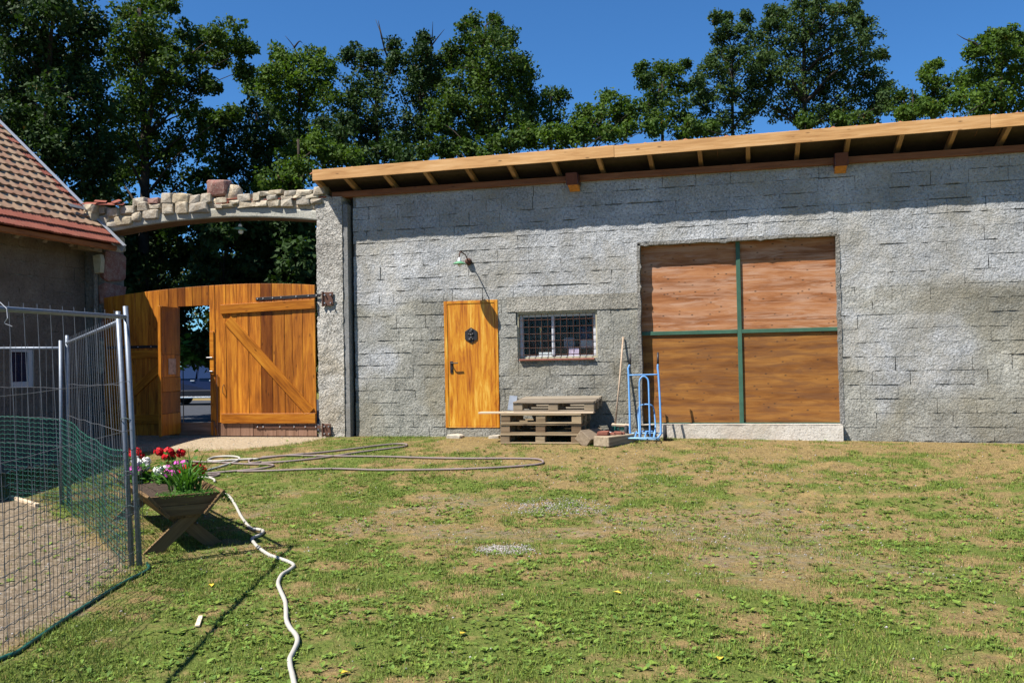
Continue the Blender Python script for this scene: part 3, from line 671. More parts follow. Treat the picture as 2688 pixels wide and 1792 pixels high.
ST=[(110,335,95,62),(210,355,84,64),(310,365,112,70),(435,352,138,68),(552,325,98,78),(525,283,115,62),(645,275,104,46,'redstone'),(655,322,96,40),(752,252,100,90),(865,258,145,84),(985,262,100,66),(1075,255,92,72),(760,345,108,88),(875,330,112,96),(1020,330,165,84),(620,388,152,72),(505,405,84,76),(400,440,165,66),(225,435,124,74),(112,405,90,78),(300,470,120,40),(1410,303,152,46),(1535,300,98,48),(1635,300,104,48),(1745,293,98,58),(1870,275,118,74),(1985,280,92,38),(1385,250,124,56),(1490,245,72,62),(1560,215,124,34),(1650,207,114,38),(1770,216,104,44),(1890,208,144,48),(2010,192,92,62),(1740,248,104,32),(1950,240,114,34),(1200,272,104,46),(1250,318,124,30),(1310,288,92,30),(1180,322,72,42),(1620,250,90,40),(1830,240,80,34)]
for i,s in enumerate(ST):
    x,y,wd,hh=s[:4]; mt=s[4] if len(s)>4 else 'stone'
    yy=YG-.0 if x>160 else YG-.16
    c=atY(*crop(x,y),yy); q=1/3.136*.00665/2
    stone_mesh((c[0],yy+.05,c[2]),wd*q*1.10,.11,hh*q*1.16,i+3).build('stone',M[mt],gw)
c=atY(*crop(1150,152),YG); stone_mesh((c[0],YG+.10,c[2]-.025),.195,.15,.155,77,6,.10).build('stone',M['redstone'],gw)
c=atY(*crop(1258,195),YG); stone_mesh((c[0],YG+.16,c[2]-.04),.15,.14,.17,78,2.4,.2).build('mortar_lump',M['stonemortar'],gw,True)
for x,y,wd in ((1260,262,160),(1430,268,170),(1620,262,150),(1300,278,150),(1840,258,150),(2000,246,120),(1500,282,120),(1210,295,110)):
    c=atY(*crop(x,y),YG); MB().box(c[0]-wd*.00107,c[0]+wd*.00107,YG-.035,YG+.1,c[2]-.009,c[2]+.009).build('tile_shard',M['tilered'],gw,bevel=.003)
for x0,y0,x1,y1 in ((60,295,350,302),(280,302,395,302),(150,275,250,282),(300,290,365,268)):
    a=atY(*crop(x0,y0),YG-.12); b=atY(*crop(x1,y1),YG-.02); board('tile_shard',a,b,.16,.016,(.1,-.35,1),M['tilered'],gw,.003)
# left pier with red sandstone jamb
MB().box(-11.60,-10.955,YG+.02,14.40,-.5,3.6).build('pier',M['mortar'],gw)
for z0,z1,mt,dx in ((3.27,3.54,'stone',.0),(2.72,3.25,'redstone',.012),(2.30,2.70,'redstone',-.01),(1.7,2.28,'redstone',.0),(1.1,1.68,'stone',.0),(.5,1.08,'redstone',.0),(-.3,.48,'stone',0)):
    stone_mesh((-10.99+dx,14.14,(z0+z1)/2),.085,.29,(z1-z0)/2*1.06,int(z0*31)+200,9.,.10).build('jamb_stone',M[mt],gw)
pp=MB(); pp.tube([(-11.10,YG-.03,-.4),(-11.10,YG-.03,2.95),(-11.12,YG-.05,3.05),(-11.12,YG-.06,3.2)],.045,10); pp.lathe([(.058,0),(.058,.08)],(-11.10,YG-.03,2.9),12)
tag(pp.build('drainpipe',M['mortar'],None,True),'weathered drainpipe running up the pier under the tiled eave','pipe')
c=atY(258,695,13.7); bx=MB().prism([(c[0]-.085,13.66,c[2]+.16),(c[0]+.06,13.66,c[2]+.18),(c[0]+.09,13.66,c[2]+.08),(c[0]+.07,13.66,c[2]-.14),(c[0]-.05,13.66,c[2]-.15)][::-1],(0,.10,0))
tag(bx.build('junction_box',M['cream'],None,bevel=.006),'cream plastic box fixed high on the pier below the tiled eave','box')

# ================================================================= wooden gate leaves
def gtop(x): return 2.565-.034*((x+8.35)**2)*(.62 if x<-8.35 else .95)
GX1,GXM,GX0=-6.885,-8.745,-10.93
gr=thing('gate_leaf',(-7.8,YG,0),'closed orange plank gate leaf with diagonal brace beside the rendered pillar','gate','orange plank gate leaves')
def planks(parent,x0,x1,n,z0f,z1f,y,mat,R,th=.028,name='plank'):
    ws=[R.uniform(.75,1.25) for _ in range(n)]; s=sum(ws); x=x0
    for w_ in ws:
        a,b=x,x+w_*(x1-x0)/s; x=b; z0=z0f((a+b)/2); z1a,z1b=z1f(a),z1f(b); g=.0025
        m=MB(); yy=y+R.uniform(-.003,.003); hz=(z0+max(z1a,z1b))/2
        m.prism([(a+g,yy,z0),(b-g,yy,z0),(b-g,yy,z1b),(a+g,yy,z1a)],(0,th,0))
        o=m.build(name,mat,parent,bevel=.003)
        # turn the mesh so that its local x runs up the grain
        T=Matrix.Rotation(-PI/2,4,'Y'); o.data.transform(T.inverted()); o.matrix_basis=o.matrix_basis@T; WM[o]=WM[o]@T
R=random.Random(5); YP=YG-.035
planks(gr,GXM+.012,GX1,9,lambda x:.24,gtop,YP,M['gate'],R)
planks(gr,GXM+.012,GX1,9,lambda x:.015,lambda x:.232,YP+.006,M['gatedark'],R)
yb=YP-.017
a=atY(579,812,yb); b=atY(827,797,yb); board('ledge',(a[0],yb,a[2]+.0),(b[0],yb,b[2]+.0),.155,.034,(0,-1,0),M['brace'],gr,.004)
a=atY(582,1100,yb); b=atY(829,1100,yb); board('ledge',(a[0],yb,.31),(b[0],yb,.31),.165,.034,(0,-1,0),M['brace'],gr,.004)
a=atY(598,840,yb); b=atY(815,1082,yb); board('brace',(a[0],yb+.003,a[2]),(b[0],yb+.003,b[2]),.175,.030,(0,-1,0),M['brace'],gr,.004)
def strap(parent,pa,pb,mat,y,bolts,plate=None):
    s=board('strap_hinge',(pa[0],y,pa[2]),(pb[0],y,pb[2]),.05,.008,(0,-1,0),mat,parent,.002)
    for t in bolts: 
        p=np.array(pa)+(np.array(pb)-np.array(pa))*t; MB().lathe([(.011,0),(.011,.014),(.006,.018)],(p[0],y-.003,p[2]),8,(0,-1,0)).build('bolt',M['bolt'],s)
    if plate:
        q=MB().box(plate[0],plate[1],YG-.045,YG-.030,plate[2],plate[3]).build('hinge_plate',M['brownpaint'],parent,bevel=.003)
        for u in (.2,.8):
            for v in (.2,.8): MB().lathe([(.012,0),(.012,.035)],(plate[0]+(plate[1]-plate[0])*u,YG-.044,plate[2]+(plate[3]-plate[2])*v),8,(0,-1,0)).build('bolt',M['bolt'],q)
        MB().tube([(plate[0]-.015,YG-.05,plate[2]-.01),(plate[0]-.015,YG-.05,plate[3]+.01)],.018,8).build('hinge_pin',M['brownpaint'],parent)
pl=atY(846,767,YG-.05); ph=atY(874,802,YG-.05)
strap(gr,atY(672,785,YP),atY(842,775,YP),M['iron'],YP-.007,(.03,.12,.27,.4,.63,.82,.94),(pl[0]+.02,ph[0],ph[2],pl[2]))
pl=atY(846,1112,YG-.05); ph=atY(868,1144,YG-.05)
strap(gr,atY(672,1120,YP),atY(842,1120,YP),M['brownpaint'],YP-.003,(.03,.12,.38,.6,.77,.93),(pl[0]+.02,ph[0],ph[2],pl[2]))
def handle(parent,x,z,y,h=.16):
    MB().tube([(x,y,z+h/2),(x,y-.035,z+h/2-.02),(x,y-.04,z),(x,y-.035,z-h/2+.02),(x,y,z-h/2)],.006,6).build('pull_handle',M['iron'],parent)
c=atY(588,1022,YP); handle(gr,c[0],c[2],YP)
MB().tube([(GXM+.045,YP-.02,.05),(GXM+.045,YP-.02,1.05)],.009,6).build('drop_bolt',M['brownpaint'],gr)
# left leaf with wicket
gl=thing('gate_leaf',(-9.8,YG,0),'orange plank gate leaf with its small wicket door standing open','gate','orange plank gate leaves')
WX0=float(atY(470,950,YP)[0]); WX1=float(atY(551,950,YP)[0]); WZ1=float(atY(510,803,YP)[2]); WZ0=.24
planks(gl,GX0,WX0-.01,7,lambda x:.02,gtop,YP,M['gate'],R)
planks(gl,WX0-.008,WX1,4,lambda x:WZ1,gtop,YP,M['gate'],R)
planks(gl,WX1+.002,GXM+.007,1,lambda x:.02,gtop,YP,M['gate'],R)
MB().box(WX0-.005,WX1,YP,YP+.03,.02,WZ0).build('threshold_board',M['gatedark'],gl,bevel=.004)
board('ledge',(GX0+.05,yb,.30),(WX0-.12,yb,.30),.16,.034,(0,-1,0),M['brace'],gl)
z9=float(atY(370,930,yb)[2]); board('ledge',(GX0+.05,yb,z9),(WX0-.12,yb,z9),.13,.034,(0,-1,0),M['brace'],gl)
board('brace',(GX0+.15,yb+.003,.42),(WX0-.20,yb+.003,z9-.1),.15,.030,(0,-1,0),M['brace'],gl)
strap(gl,(GX0+.05,0,z9+.13),(WX0-.15,0,z9+.13),M['iron'],YP-.007,(.1,.3,.5,.7,.9))
lkb=MB().box(WX1+.012,GXM-.012,YP-.024,YP-.003,1.05,1.78).build('lock_block',M['brace'],gl,bevel=.004)
for pz in (938,974):
    z=float(atY(560,pz,YP)[2]); MB().tube([(WX1-.04,YP-.034,z),(GXM-.03,YP-.034,z)],.010,8).build('sliding_bolt',M['bolt'],lkb)
st=MB(); st.tube([(WX1+.08,YP-.02,.02),(WX1+.08,YP-.02,.26),(WX1-.02,YP-.03,.265)],.012,6); st.tube([(WX1+.16,YP-.02,.02),(WX1+.09,YP-.02,.25)],.008,6); st.build('drop_bolt',M['brownpaint'],gl)
# wicket door, open towards the yard
ww=.60; wd=MB().box(-.004,.02,-ww,0,.22,WZ1-.02)
ang=math.radians(4); XF.append(Matrix.Translation((WX0,YP-.005,0))@Matrix.Rotation(ang,4,'Z'))
wk=wd.build('wicket_door',M['gatedark'],gl)
zj=[.06,.42,.78,1.02,1.40,WZ1-.02]; 
for a,b,mt,o in zip(zj[:-1],zj[1:],('brace','gate','brace','gate','gate'),(.0,-.004,.002,-.004,0)):
    for s,e in ((-ww,-ww/2),(-ww/2,0)):
        if b-a>.5 or mt!='gatedark':
            pass
    board('panel',(.030+o,-ww/2,a+.003),(.030+o,-ww/2,b-.003),ww-.04,.018,(1,0,0),M[mt],wk,.003)
board('stile',(.018,-ww-.012,.05),(.018,-ww-.012,WZ1-.02),.05,.025,(0,-1,0),M['brace'],wk,.003)
XF.pop()
T_=Matrix.Translation((WX0,YP-.005,0))@Matrix.Rotation(ang,4,'Z'); XF.append(T_)
tag(MB().box(.0425,.045,-.40,-.17,1.07,1.33).build('notice',M['poster'],None),'small brown printed notice pinned on the open wicket door','notice')
XF.pop()

# ================================================================= house on the left
XH=-11.33; EX,EZ=-10.58,3.335; SL=.921
hs=thing('house',(-13,11,-.4),'house with weathered clay tile roof beside the gateway, its wall in shade','house')
HW=(12.14,12.64,.91,1.57)
mb=MB()
for a,b,c,d in wall_cells(4.0,13.84,-.7,3.75,[HW]): mb.box(XH-.25,XH-.016,a,b,c,d)
mb.build('wall',M['mortar'],hs)
mb=MB(); mb.box(XH-6,XH-.25,13.6,13.84,-.7,3.75); mb.prism([(XH-.25,13.6,3.75),(XH-6,13.6,3.75),(XH-6,13.6,8.0),(XH-5,13.6,8.0)],(0,.2,0)); mb.box(XH-6.2,XH-6,4,13.84,-.7,8); mb.build('end_wall',M['mortar'],hs)
def hfn(p): return (XH+(D-.004-p[1]),p[0],p[2])
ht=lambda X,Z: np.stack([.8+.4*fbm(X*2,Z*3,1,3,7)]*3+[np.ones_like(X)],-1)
hfn2=lambda p:(XH+(D-.004-p[1]),27.0-p[0],p[2])
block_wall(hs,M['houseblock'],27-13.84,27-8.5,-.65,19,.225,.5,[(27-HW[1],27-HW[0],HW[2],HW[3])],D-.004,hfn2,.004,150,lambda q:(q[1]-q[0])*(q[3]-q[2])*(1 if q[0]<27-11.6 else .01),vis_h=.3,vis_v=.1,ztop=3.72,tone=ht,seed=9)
hw=MB(); y0,y1,z0,z1=HW; x=XH-.05
hw.box(x-.04,x+.02,y0,y0+.06,z0,z1); hw.box(x-.04,x+.02,y1-.09,y1,z0,z1); hw.box(x-.04,x+.02,y0+.06,y1-.09,z1-.09,z1); hw.box(x-.04,x+.02,y0+.06,y1-.09,z0,z0+.09)
hw=hw.build('window',M['white'],hs,bevel=.003)
MB().box(x-.015,x-.01,y0+.06,y1-.09,z0+.09,z1-.09).build('pane',M['carglass'],hw)
MB().box(x-.10,x-.09,y0+.05,y1-.05,z0+.05,z1-.05).build('curtain',M['brick'],hw)
# roof
rf=MB(); yv=13.80
P=[[(EX-.06-t,y,EZ-.05+(t+.0)*SL) for y in (3.5,yv-.02)] for t in (0,6.5)]
rf.grid(P); P2=[[(p[0],p[1],p[2]-.06) for p in row] for row in P]; rf.grid(P2[::-1])
rf.add([P[0][0],P[0][1],P2[0][1],P2[0][0],P[1][0],P[1][1],P2[1][1],P2[1][0]],[(0,1,2,3),(5,4,7,6),(1,5,6,2),(4,0,3,7)])
rf=rf.build('roof',M['plate'],hs)
cs_=math.cos(math.atan(SL)); sn_=math.sin(math.atan(SL)); EXPO=.236; TW=.2
def tile_mesh(name,mat,ribs,amp,L,th=.016):
    n=ribs*6; us=np.linspace(-TW/2-.004,TW/2+.004,n+1); pf=[amp*(math.cos(2*PI*ribs*(u/TW)+PI)*.5+.5) for u in us]
    if ribs==1: pf=[amp*(.5+.5*math.cos(2*PI*(u/TW-.25)))**1.5+.25*amp*(.5+.5*math.cos(2*PI*(u/TW+.25)))**3 for u in us]
    P=[[(0,u,p-th) for u,p in zip(us,pf)],[(0,u,p) for u,p in zip(us,pf)],[(-L,u,p) for u,p in zip(us,pf)]]    # local x points down the slope
    m=MB(); m.grid(P[:2]); m.grid(P[1:]); m.add([P[0][0],P[1][0],P[2][0]],[(0,1,2)])
    me=bpy.data.meshes.new(name); me.from_pydata(m.v,[],m.f); me.materials.append(mat); me.update(); 
    for p in me.polygons: p.use_smooth=(abs(p.normal.x)<.5)
    return me
tm_old=tile_mesh('tile',M['tileold'],1,.022,.33,.030); tm_red=tile_mesh('tile',M['tilered'],3,.012,.33,.028)
R=random.Random(2); cnt=0; nrow=15; rest=[]
for r in range(26):
    for c in range(26):
        y=yv-.13-c*TW+(TW/2 if r%2 else 0)
        if y>yv-.02: continue
        s=-.02+r*EXPO; 
        lift=.030+(.012 if r<2 else .0)
        X=EX-s*cs_; Z=EZ+s*sn_
        tilt=math.atan(SL)-math.radians(7.)
        m=Matrix.Translation((X+sn_*lift,y+R.uniform(-.006,.006),Z+cs_*lift+R.uniform(-.004,.004)))@Matrix.Rotation(tilt+R.uniform(-.012,.012),4,'Y')@Matrix.Rotation(R.uniform(-.02,.02),4,'Z')
        me=tm_red if r<2 or (r>2 and c==0 and R.random()<.75) else tm_old
        if r<nrow and c<19 and cnt<296: put(bpy.data.objects.new('tile',me),m,rf); cnt+=1
        else: rest.append((me,m))
RV=[];RF=[]
for me,m in rest:
    o=len(RV); RV+=[tuple(m@v.co) for v in me.vertices]; RF+=[tuple(i+o for i in p.vertices) for p in me.polygons]
mm=MB(); mm.add(RV,RF); tag(mm.build('tile',M['tileold'],rf,True),kind='stuff')
# verge flashing, eave boards, rafter ends
sl=lambda s,y,l:(EX-s*cs_+sn_*l,y,EZ+s*sn_+cs_*l)
fm=MB(); fm.prism([sl(-.10,yv-.045,.062),sl(-.10,yv+.02,.075),sl(-.10,yv+.02,-.06),sl(-.10,yv+.012,-.06),sl(-.10,yv+.012,.062),sl(-.10,yv-.045,.052)],np.array(sl(6.6,0,0))-np.array(sl(-.10,0,0)))
fm.build('verge_flashing',M['zinc'],rf,fixn=True)
board('eave_board',(EX-.045,4,EZ-.055),(EX-.045,yv-.02,EZ-.055),.075,.02,(1,0,0),M['plate'],rf)
for k in range(9):
    y=13.35-k*.58; board('rafter_end',(EX-.10,y,EZ-.10),(XH-.1,y,EZ-.10+(XH-EX)*-SL*.93),.09,.12,(.6,0,.8),M['timber'],rf)
board('purlin_end',(-11.0,13.2,3.30),(-11.0,13.80,3.30),.14,.16,(0,0,1),M['timber'],hs)
a=sl(.86,yv-.55,.09); b=sl(.86,yv-.06,.09); board('lead_strip',a,b,.10,.006,(sn_,-.3,cs_),M['lead'],rf)
# ================================================================= yard things
def wp(px,py,r=0.): p=gp(px,py); p=p.copy(); p[2]=float(gz(p[0],p[1]))+r; return p
# ---- temporary fence panels
def bez(a,b,t): return a+(b-a)*t
def panel(A,B,za,zb_,label,hA,hB,spacing,r=.021,ext=.09,posts=(1,1),net=None,seed=1,leanA=(0,0,0),leanB=(0,0,0)):
    """A,B ground points; za,zb_ their heights"""
    R=random.Random(seed); A=np.array([A[0],A[1],za]); B=np.array([B[0],B[1],zb_]); L=np.linalg.norm((B-A)[:2])
    t=thing('fence_panel',(A+B)/2,label,'fence panel','galvanised site fence panels')
    upA=np.array([0,0,hA])+np.array(leanA); upB=np.array([0,0,hB])+np.array(leanB)
    for P,u,f in ((A,upA,posts[0]),(B,upB,posts[1])):
        if f:
            MB().tube([P-np.array([0,0,.12]),P+u*.5,P+u],r,12).build('post',M['galv'],t,True)
    mb=MB(); n=14; sag=lambda k:-.0
    ra,rb=A+upA-np.array([0,0,ext]),B+upB-np.array([0,0,ext])
    MB().tube([ra,bez(ra,rb,.5),rb],r*.86,12).build('top_rail',M['galv'],t,True)
    n=int(L/spacing)
    for k in range(1,n):
        q=k/n; b=bez(A,B,q)+np.array([0,0,.03]); tp=bez(ra,rb,q)+np.array([0,0,.05])
        nrm=np.array([-(B-A)[1],(B-A)[0],0])/L*.022
        MB().tube([b+nrm,bez(b,tp,.45)+nrm+np.array([R.uniform(-.006,.006),0,0]),tp+nrm],.0021,5).build('wire',M['wire'],t)
    for hgt in (.14,.42,.72,1.05,1.42):
        w_=[bez(A,B,k/8)+bez(np.array(leanA),np.array(leanB),k/8)*hgt/2.+np.array([0,0,hgt*bez(hA,hB,k/8)/2.+R.uniform(-.008,.008)]) for k in range(9)]
        MB().tube(w_,.0021,5).build('wire',M['wire'],t)
    return t
hgt=lambda P,px,py: float(EYE[2]+(ray(px,py)*(np.linalg.norm((P-EYE)[:2])/np.linalg.norm(ray(px,py)[:2])))[2]-P[2])
hA=hgt(FA,368,803); hB=hgt(FB,182,880); hC=hgt(FC,-20,890)
dn=(FN-FA)[:2]; dn=dn/np.linalg.norm(dn); FN2=FA.copy(); FN2[:2]=FA[:2]+dn*3.4; FN2[2]=float(gz(*FN2[:2]))
FA2=FA.copy(); FA2[:2]+=-_h[:2]*.075+_f[:2]*.03
FB2=FB.copy(); FB2[0]-=.05; FB2[1]-=.05
panel(FN2,FA,FN2[2],FA[2],'galvanised mesh fence panel standing across the bare soil pen, nearest the white hose',hA-.04,hA,.18,net=1,seed=4,leanA=-_h*.06,leanB=-_h*.10)
panel(FA2,FB,FA2[2],FB[2],'galvanised mesh fence panel running from the trough towards the house',hA-.04,hB,.14,seed=5,leanA=-_h*.10)
dc=(FC-FB)[:2]; dc=dc/np.linalg.norm(dc); FC2=FB.copy(); FC2[:2]=FB2[:2]+dc*3.0; FC2[2]=float(gz(*FC2[:2]))
panel(FB2,FC2,FB2[2],FC2[2],'galvanised mesh fence panel standing in front of the house window',hB-.06,hC,.13,seed=6)
# wire ties at the corner posts
def ring(P,z,r,mat,label):
    m=MB(); m.tube([P+np.array([math.cos(a)*r,math.sin(a)*r*.6,z+.01*math.sin(a*3)]) for a in np.linspace(0,2*PI,14)[:-1]],.004,5,close=True)
    tag(m.build('wire_tie',mat,None),label,'wire tie','green wire ties')
for z,l in ((1.22,'highest'),(.78,'middle'),(.50,'lowest')): ring((FA+FA2)/2-_h*.10*z/2,z,.062,M['netdark'],l+' of three green wire ties round the paired fence posts')
# plastic netting: two families of wires joined in one net
def netting(A,B,za,zb_,h0,h1,label,mat,cell=(.05,.05),wob=.02,seed=1,off=.03,r=.0017,sag=0.,drop=None):
    L=math.hypot(B[0]-A[0],B[1]-A[1]); nu=int(L/cell[0]); n=np.array([-(B[1]-A[1]),B[0]-A[0],0])/L
    def P(u,v):
        h=h0+(h1-h0)*u-sag*math.sin(PI*u)
        z=za+(zb_-za)*u+.01+h*v
        k=off+wob*2*(float(fbm(u*L*1.3,v*1.5,0,2,seed))-.5)
        du=.02*(float(fbm(u*L*2,v*4,7,2,seed+3))-.5)*2
        p=np.array([A[0]+(B[0]-A[0])*(u+du/L),A[1]+(B[1]-A[1])*(u+du/L),z+.02*(float(fbm(u*L*1.1,2,0,2,seed+9))-.5)*v*3])+n*k
        return p
    nv=int(max(h0,h1)/cell[1]); m=MB(); U=np.linspace(0,1,nu+1); Vv=np.linspace(0,1,nv+1)
    G=[[P(u,v) for u in U] for v in Vv]
    kn=.006
    for i in range(nv+1):
        pts=[G[i][j]+np.array([0,0,kn*(1 if j%2 else -1)]) for j in range(nu+1)]
        m.tube(pts,r*(1.5 if i==nv else 1),3,False)
    for j in range(nu+1): m.tube([G[i][j] for i in range(0,nv+1,2)]+([G[nv][j]] if nv%2 else []),r*.8,3,False)
    return tag(m.build('netting',mat,None),label,'netting','mesh netting tied to the fence panels')
netting(FA2,FB,FA2[2],FB[2],.92,1.02,'green plastic netting sagging along the fence beside the trough',M['net'],(.045,.055),.05,11,.05,.0021,.05)
netting(FB2,FC2,FB2[2],FC2[2],1.02,1.05,'green plastic netting stretched on the fence before the house window',M['net'],(.055,.055),.03,13,.045,.0021)
netting(FA,FN2,FA[2],FN2[2],.95,1.10,'dark wire netting on the fence panel between soil pen and lawn',M['netdark'],(.055,.075),.02,17,.035,.0026)
pth=catmull([wp(x,y,.014) for x,y in ((-130,1800),(0,1736),(44,1718),(88,1688),(176,1626),(269,1567),(330,1530),(388,1499),(386,1482))],6)
tag(MB().tube(pth,.013,8).build('edging_pipe',M['greenpipe'],None,True),'green plastic pipe lying along the foot of the fence','pipe')
tw=atY(8,850,5.2)
tag(MB().tube([atZ(0,793,5.25),atZ(18,810,5.22),atZ(20,835,5.2),atZ(12,846,5.2),atZ(14,850,5.2),atZ(32,857,5.2)],.003,5).build('wire_hook',M['wire'],None),'short bent wire hanging from the fence top rail','wire')
tag(board('kerb_board',wp(28,1308,.02),wp(98,1330,.02),.05,.04,(0,0,1),M['plankpale'],None),'pale wooden batten lying at the foot of the fence by the house','board')
# ---- hoses
hp=[(586,1300),(600,1304),(617,1328),(634,1360),(657,1389),(676,1393),(691,1398),(682,1408),(662,1418),(668,1430),(680,1443),(705,1460),(731,1470),(757,1479),(771,1489),(760,1501),(740,1514),(730,1535),(736,1555),(748,1583),(751,1610),(752,1634),(762,1655),(778,1676),(780,1694),(770,1717),(761,1738),(763,1762),(769,1785),(775,1830),(760,1880)]
pp=catmull([wp(x,y,.017) for x,y in hp],7)
tag(MB().tube(pp,.0155,10).build('garden_hose',M['hosewhite'],None,True),'white garden hose snaking over the lawn from the planter trough','hose')
cv=lambda L:[(500+x/2.352,1100+y/2.352) for x,y in L]
def hose(L,mat,label,r=.014):
    q=catmull([wp(x,y,r+.004) for x,y in cv(L)],6); tag(MB().tube(q,r,8).build('garden_hose',mat,None,True),label,'hose')
hose([(-30,268),(100,272),(200,275),(350,284),(480,285),(512,294),(450,310),(300,325),(160,336),(60,345),(45,352),(120,350),(180,346),(150,360),(90,365),(40,372)],M['hosegrey'],'faded brown hose in a short loop behind the daylily')
hose([(290,330),(500,325),(850,313),(1150,321),(1500,319),(1800,311),(2050,296),(2160,284),(2178,270),(2160,258),(2110,252),(1900,250),(1700,250),(1500,247),(1200,238),(900,235),(640,231),(520,236),(440,242)],M['hosegrey'],'faded brown hose laid in a long flat loop towards the pallets')
hose([(440,270),(375,278),(360,268),(372,258),(430,248),(640,225),(800,213),(1000,190),(1150,170),(1260,160),(1325,160),(1335,167),(1300,178),(1050,210),(850,240),(600,268),(440,276)],M['hosegrey'],'faded brown hose looped on the sand in front of the pillar')
hose([(420,252),(300,257),(150,267),(108,260),(150,241),(240,236),(300,244),(285,265),(200,295),(110,320),(60,340)],M['hosewhite'],'short white hose coiled on the sand before the gates',.015)
hose([(20,380),(60,370),(110,368),(145,380),(150,395)],M['hosewhite'],'white hose end curling over the planter rim',.015)

# ---- planter trough
nr=wp(490,1446); fr0=wp(330,1342)
dv=np.array([-1.62,2.30]); h2=np.array([_h[0],_h[1]]); f2=np.array([_f[0],_f[1]]); dw=h2*-1.40+f2*2.3; dw=dw/np.linalg.norm(dw)
LT=2.15; ya=math.atan2(dw[1],dw[0])-PI/2
TR=Matrix.Translation((nr[0],nr[1],nr[2]))@Matrix.Rotation(ya,4,'Z'); XF.append(TR)
tr=thing('planter_trough',(0,0,0),'wooden feeding trough on crossed legs planted with flowers beside the fence','trough')
TWt,TWb,TZ1,TZ0=.30,.135,.50,.315
# near end boards (two), far end, slanted sides, floor
def endp(y,s):
    zm=.41; wm=TWb+(TWt-TWb)*(zm-TZ0)/(TZ1-TZ0)
    MB().prism([(-TWt,y,TZ1),(-wm,y,zm+.002),(wm,y,zm+.002),(TWt,y,TZ1)],(0,.024*s,0)).build('end_board',M['trough'],tr,bevel=.002,fixn=True)
    MB().prism([(-wm,y,zm-.002),(-TWb,y,TZ0),(TWb,y,TZ0),(wm,y,zm-.002)],(0,.024*s,0)).build('end_board',M['trough'],tr,bevel=.002,fixn=True)
endp(0.,1); endp(LT,-1)
for s in (-1,1):
    for z0,z1 in ((TZ0,.405),(.409,TZ1+.012)):
        f=lambda z:TWb+(TWt-TWb)*(z-TZ0)/(TZ1-TZ0)+.016
        zc_=(z0+z1)/2; nrm=(s*(TZ1-TZ0),0,-(TWt-TWb)); board('side_board',(s*f(zc_),-.045,zc_),(s*f(zc_),LT+.045,zc_),math.hypot(z1-z0,f(z1)-f(z0)),.026,nrm,M['trough'],tr)
board('floor_board',(0,.03,TZ0-.012),(0,LT-.03,TZ0-.012),TWb*2,.024,(0,0,1),M['trough'],tr)
for y in (.09,LT-.09,):
    d_=.020
    board('leg',(-.345,y-d_,-.06),(.10,y-d_,.335),.115,.036,(0,-1,0),M['trough'],tr)
    board('leg',(.345,y+d_,-.06),(-.10,y+d_,.335),.115,.036,(0,-1,0),M['trough'],tr)
so=MB(); so.grid([[(x*(.26 if True else 1),y,.455+.035*(fbm(x*4+3,y*5,0,3,4)-.5)+.02*(1-x*x)) for x in np.linspace(-1.02,1.02,9)] for y in np.linspace(.03,LT-.03,40)]); tag(so.build('soil',M['soil'],tr,True),kind=None)
# plants
def leafcards(m,c,n,spread,size,R,up=.5,hz=1.):
    for _ in range(n):
        p=np.array(c)+np.array([R.gauss(0,1)*spread,R.gauss(0,1)*spread,abs(R.gauss(0,1))*spread*hz])
        a=R.uniform(0,2*PI); t=np.array([math.cos(a),math.sin(a),R.uniform(-.5,.8)]); t/=np.linalg.norm(t); b=np.cross(t,[R.gauss(0,.4),R.gauss(0,.4),1]); b/=np.linalg.norm(b)
        s=size*R.uniform(.6,1.3); m.add([p,p+t*s*.45+b*s*.4,p+t*s,p+t*s*.45-b*s*.4],[(0,1,2,3)])
def flower(x,y,pet,label,R,h=.16,n=4):
    t=thing('flowering_plant',(x,y,.45),label,'flowers')
    m=MB(); leafcards(m,(x,y,.46),150,.065,.055,R,hz=1.3)
    for _ in range(n+2):
        m.tube([(x+R.gauss(0,.03),y+R.gauss(0,.03),.45),(x+R.gauss(0,.05),y+R.gauss(0,.05),.46+h)],.003,4,False)
    m.build('foliage',M['leafplant'],t)
    for k in range(n):
        c=(x+R.gauss(0,.055),y+R.gauss(0,.075),.47+h*R.uniform(.75,1.2)); q=MB()
        for _ in range(46):
            d=np.array([R.gauss(0,1),R.gauss(0,1),R.gauss(0,1)*.8+.25]); d/=np.linalg.norm(d); p=np.array(c)+d*.048*R.uniform(.6,1.1)
            u=np.cross(d,[.3,.2,.9]); u/=np.linalg.norm(u)+1e-6; v_=np.cross(d,u); s=.021*R.uniform(.7,1.3)
            q.add([p+u*s,p+v_*s,p-u*s,p-v_*s],[(0,1,2,3)])
        q.build('flower_head',M[pet],t)
R=random.Random(31)
for x,y,pet,lab,hh,n in ((-.10,1.95,'petalred','red geranium at the far end of the trough by the fence',.26,6),
    (-.06,1.66,'petalwhite','white flowers between the red geraniums in the trough',.17,5),
    (-.16,1.42,'petalpink','pink flowers hanging near the fence side of the trough',.12,4),
    (.16,1.50,'petalred','tallest red geranium in the middle of the trough',.24,7),
    (.05,1.28,'petalwhite','white flowers low at the front of the geraniums',.13,4),
    (.20,1.22,'petalpink','magenta flowers beside the tallest red geranium',.17,5),
    (.06,1.06,'petalpink','pink verbena flowers just behind the bare soil',.11,4),
    (.24,.98,'petalred','low red geranium behind the daylily leaves',.13,5)):
    flower(x,y,pet,lab,R,hh,n)
dl=thing('daylily',(.10,.42,.46),'clump of daylily with long arching green strap leaves in the trough','plant')
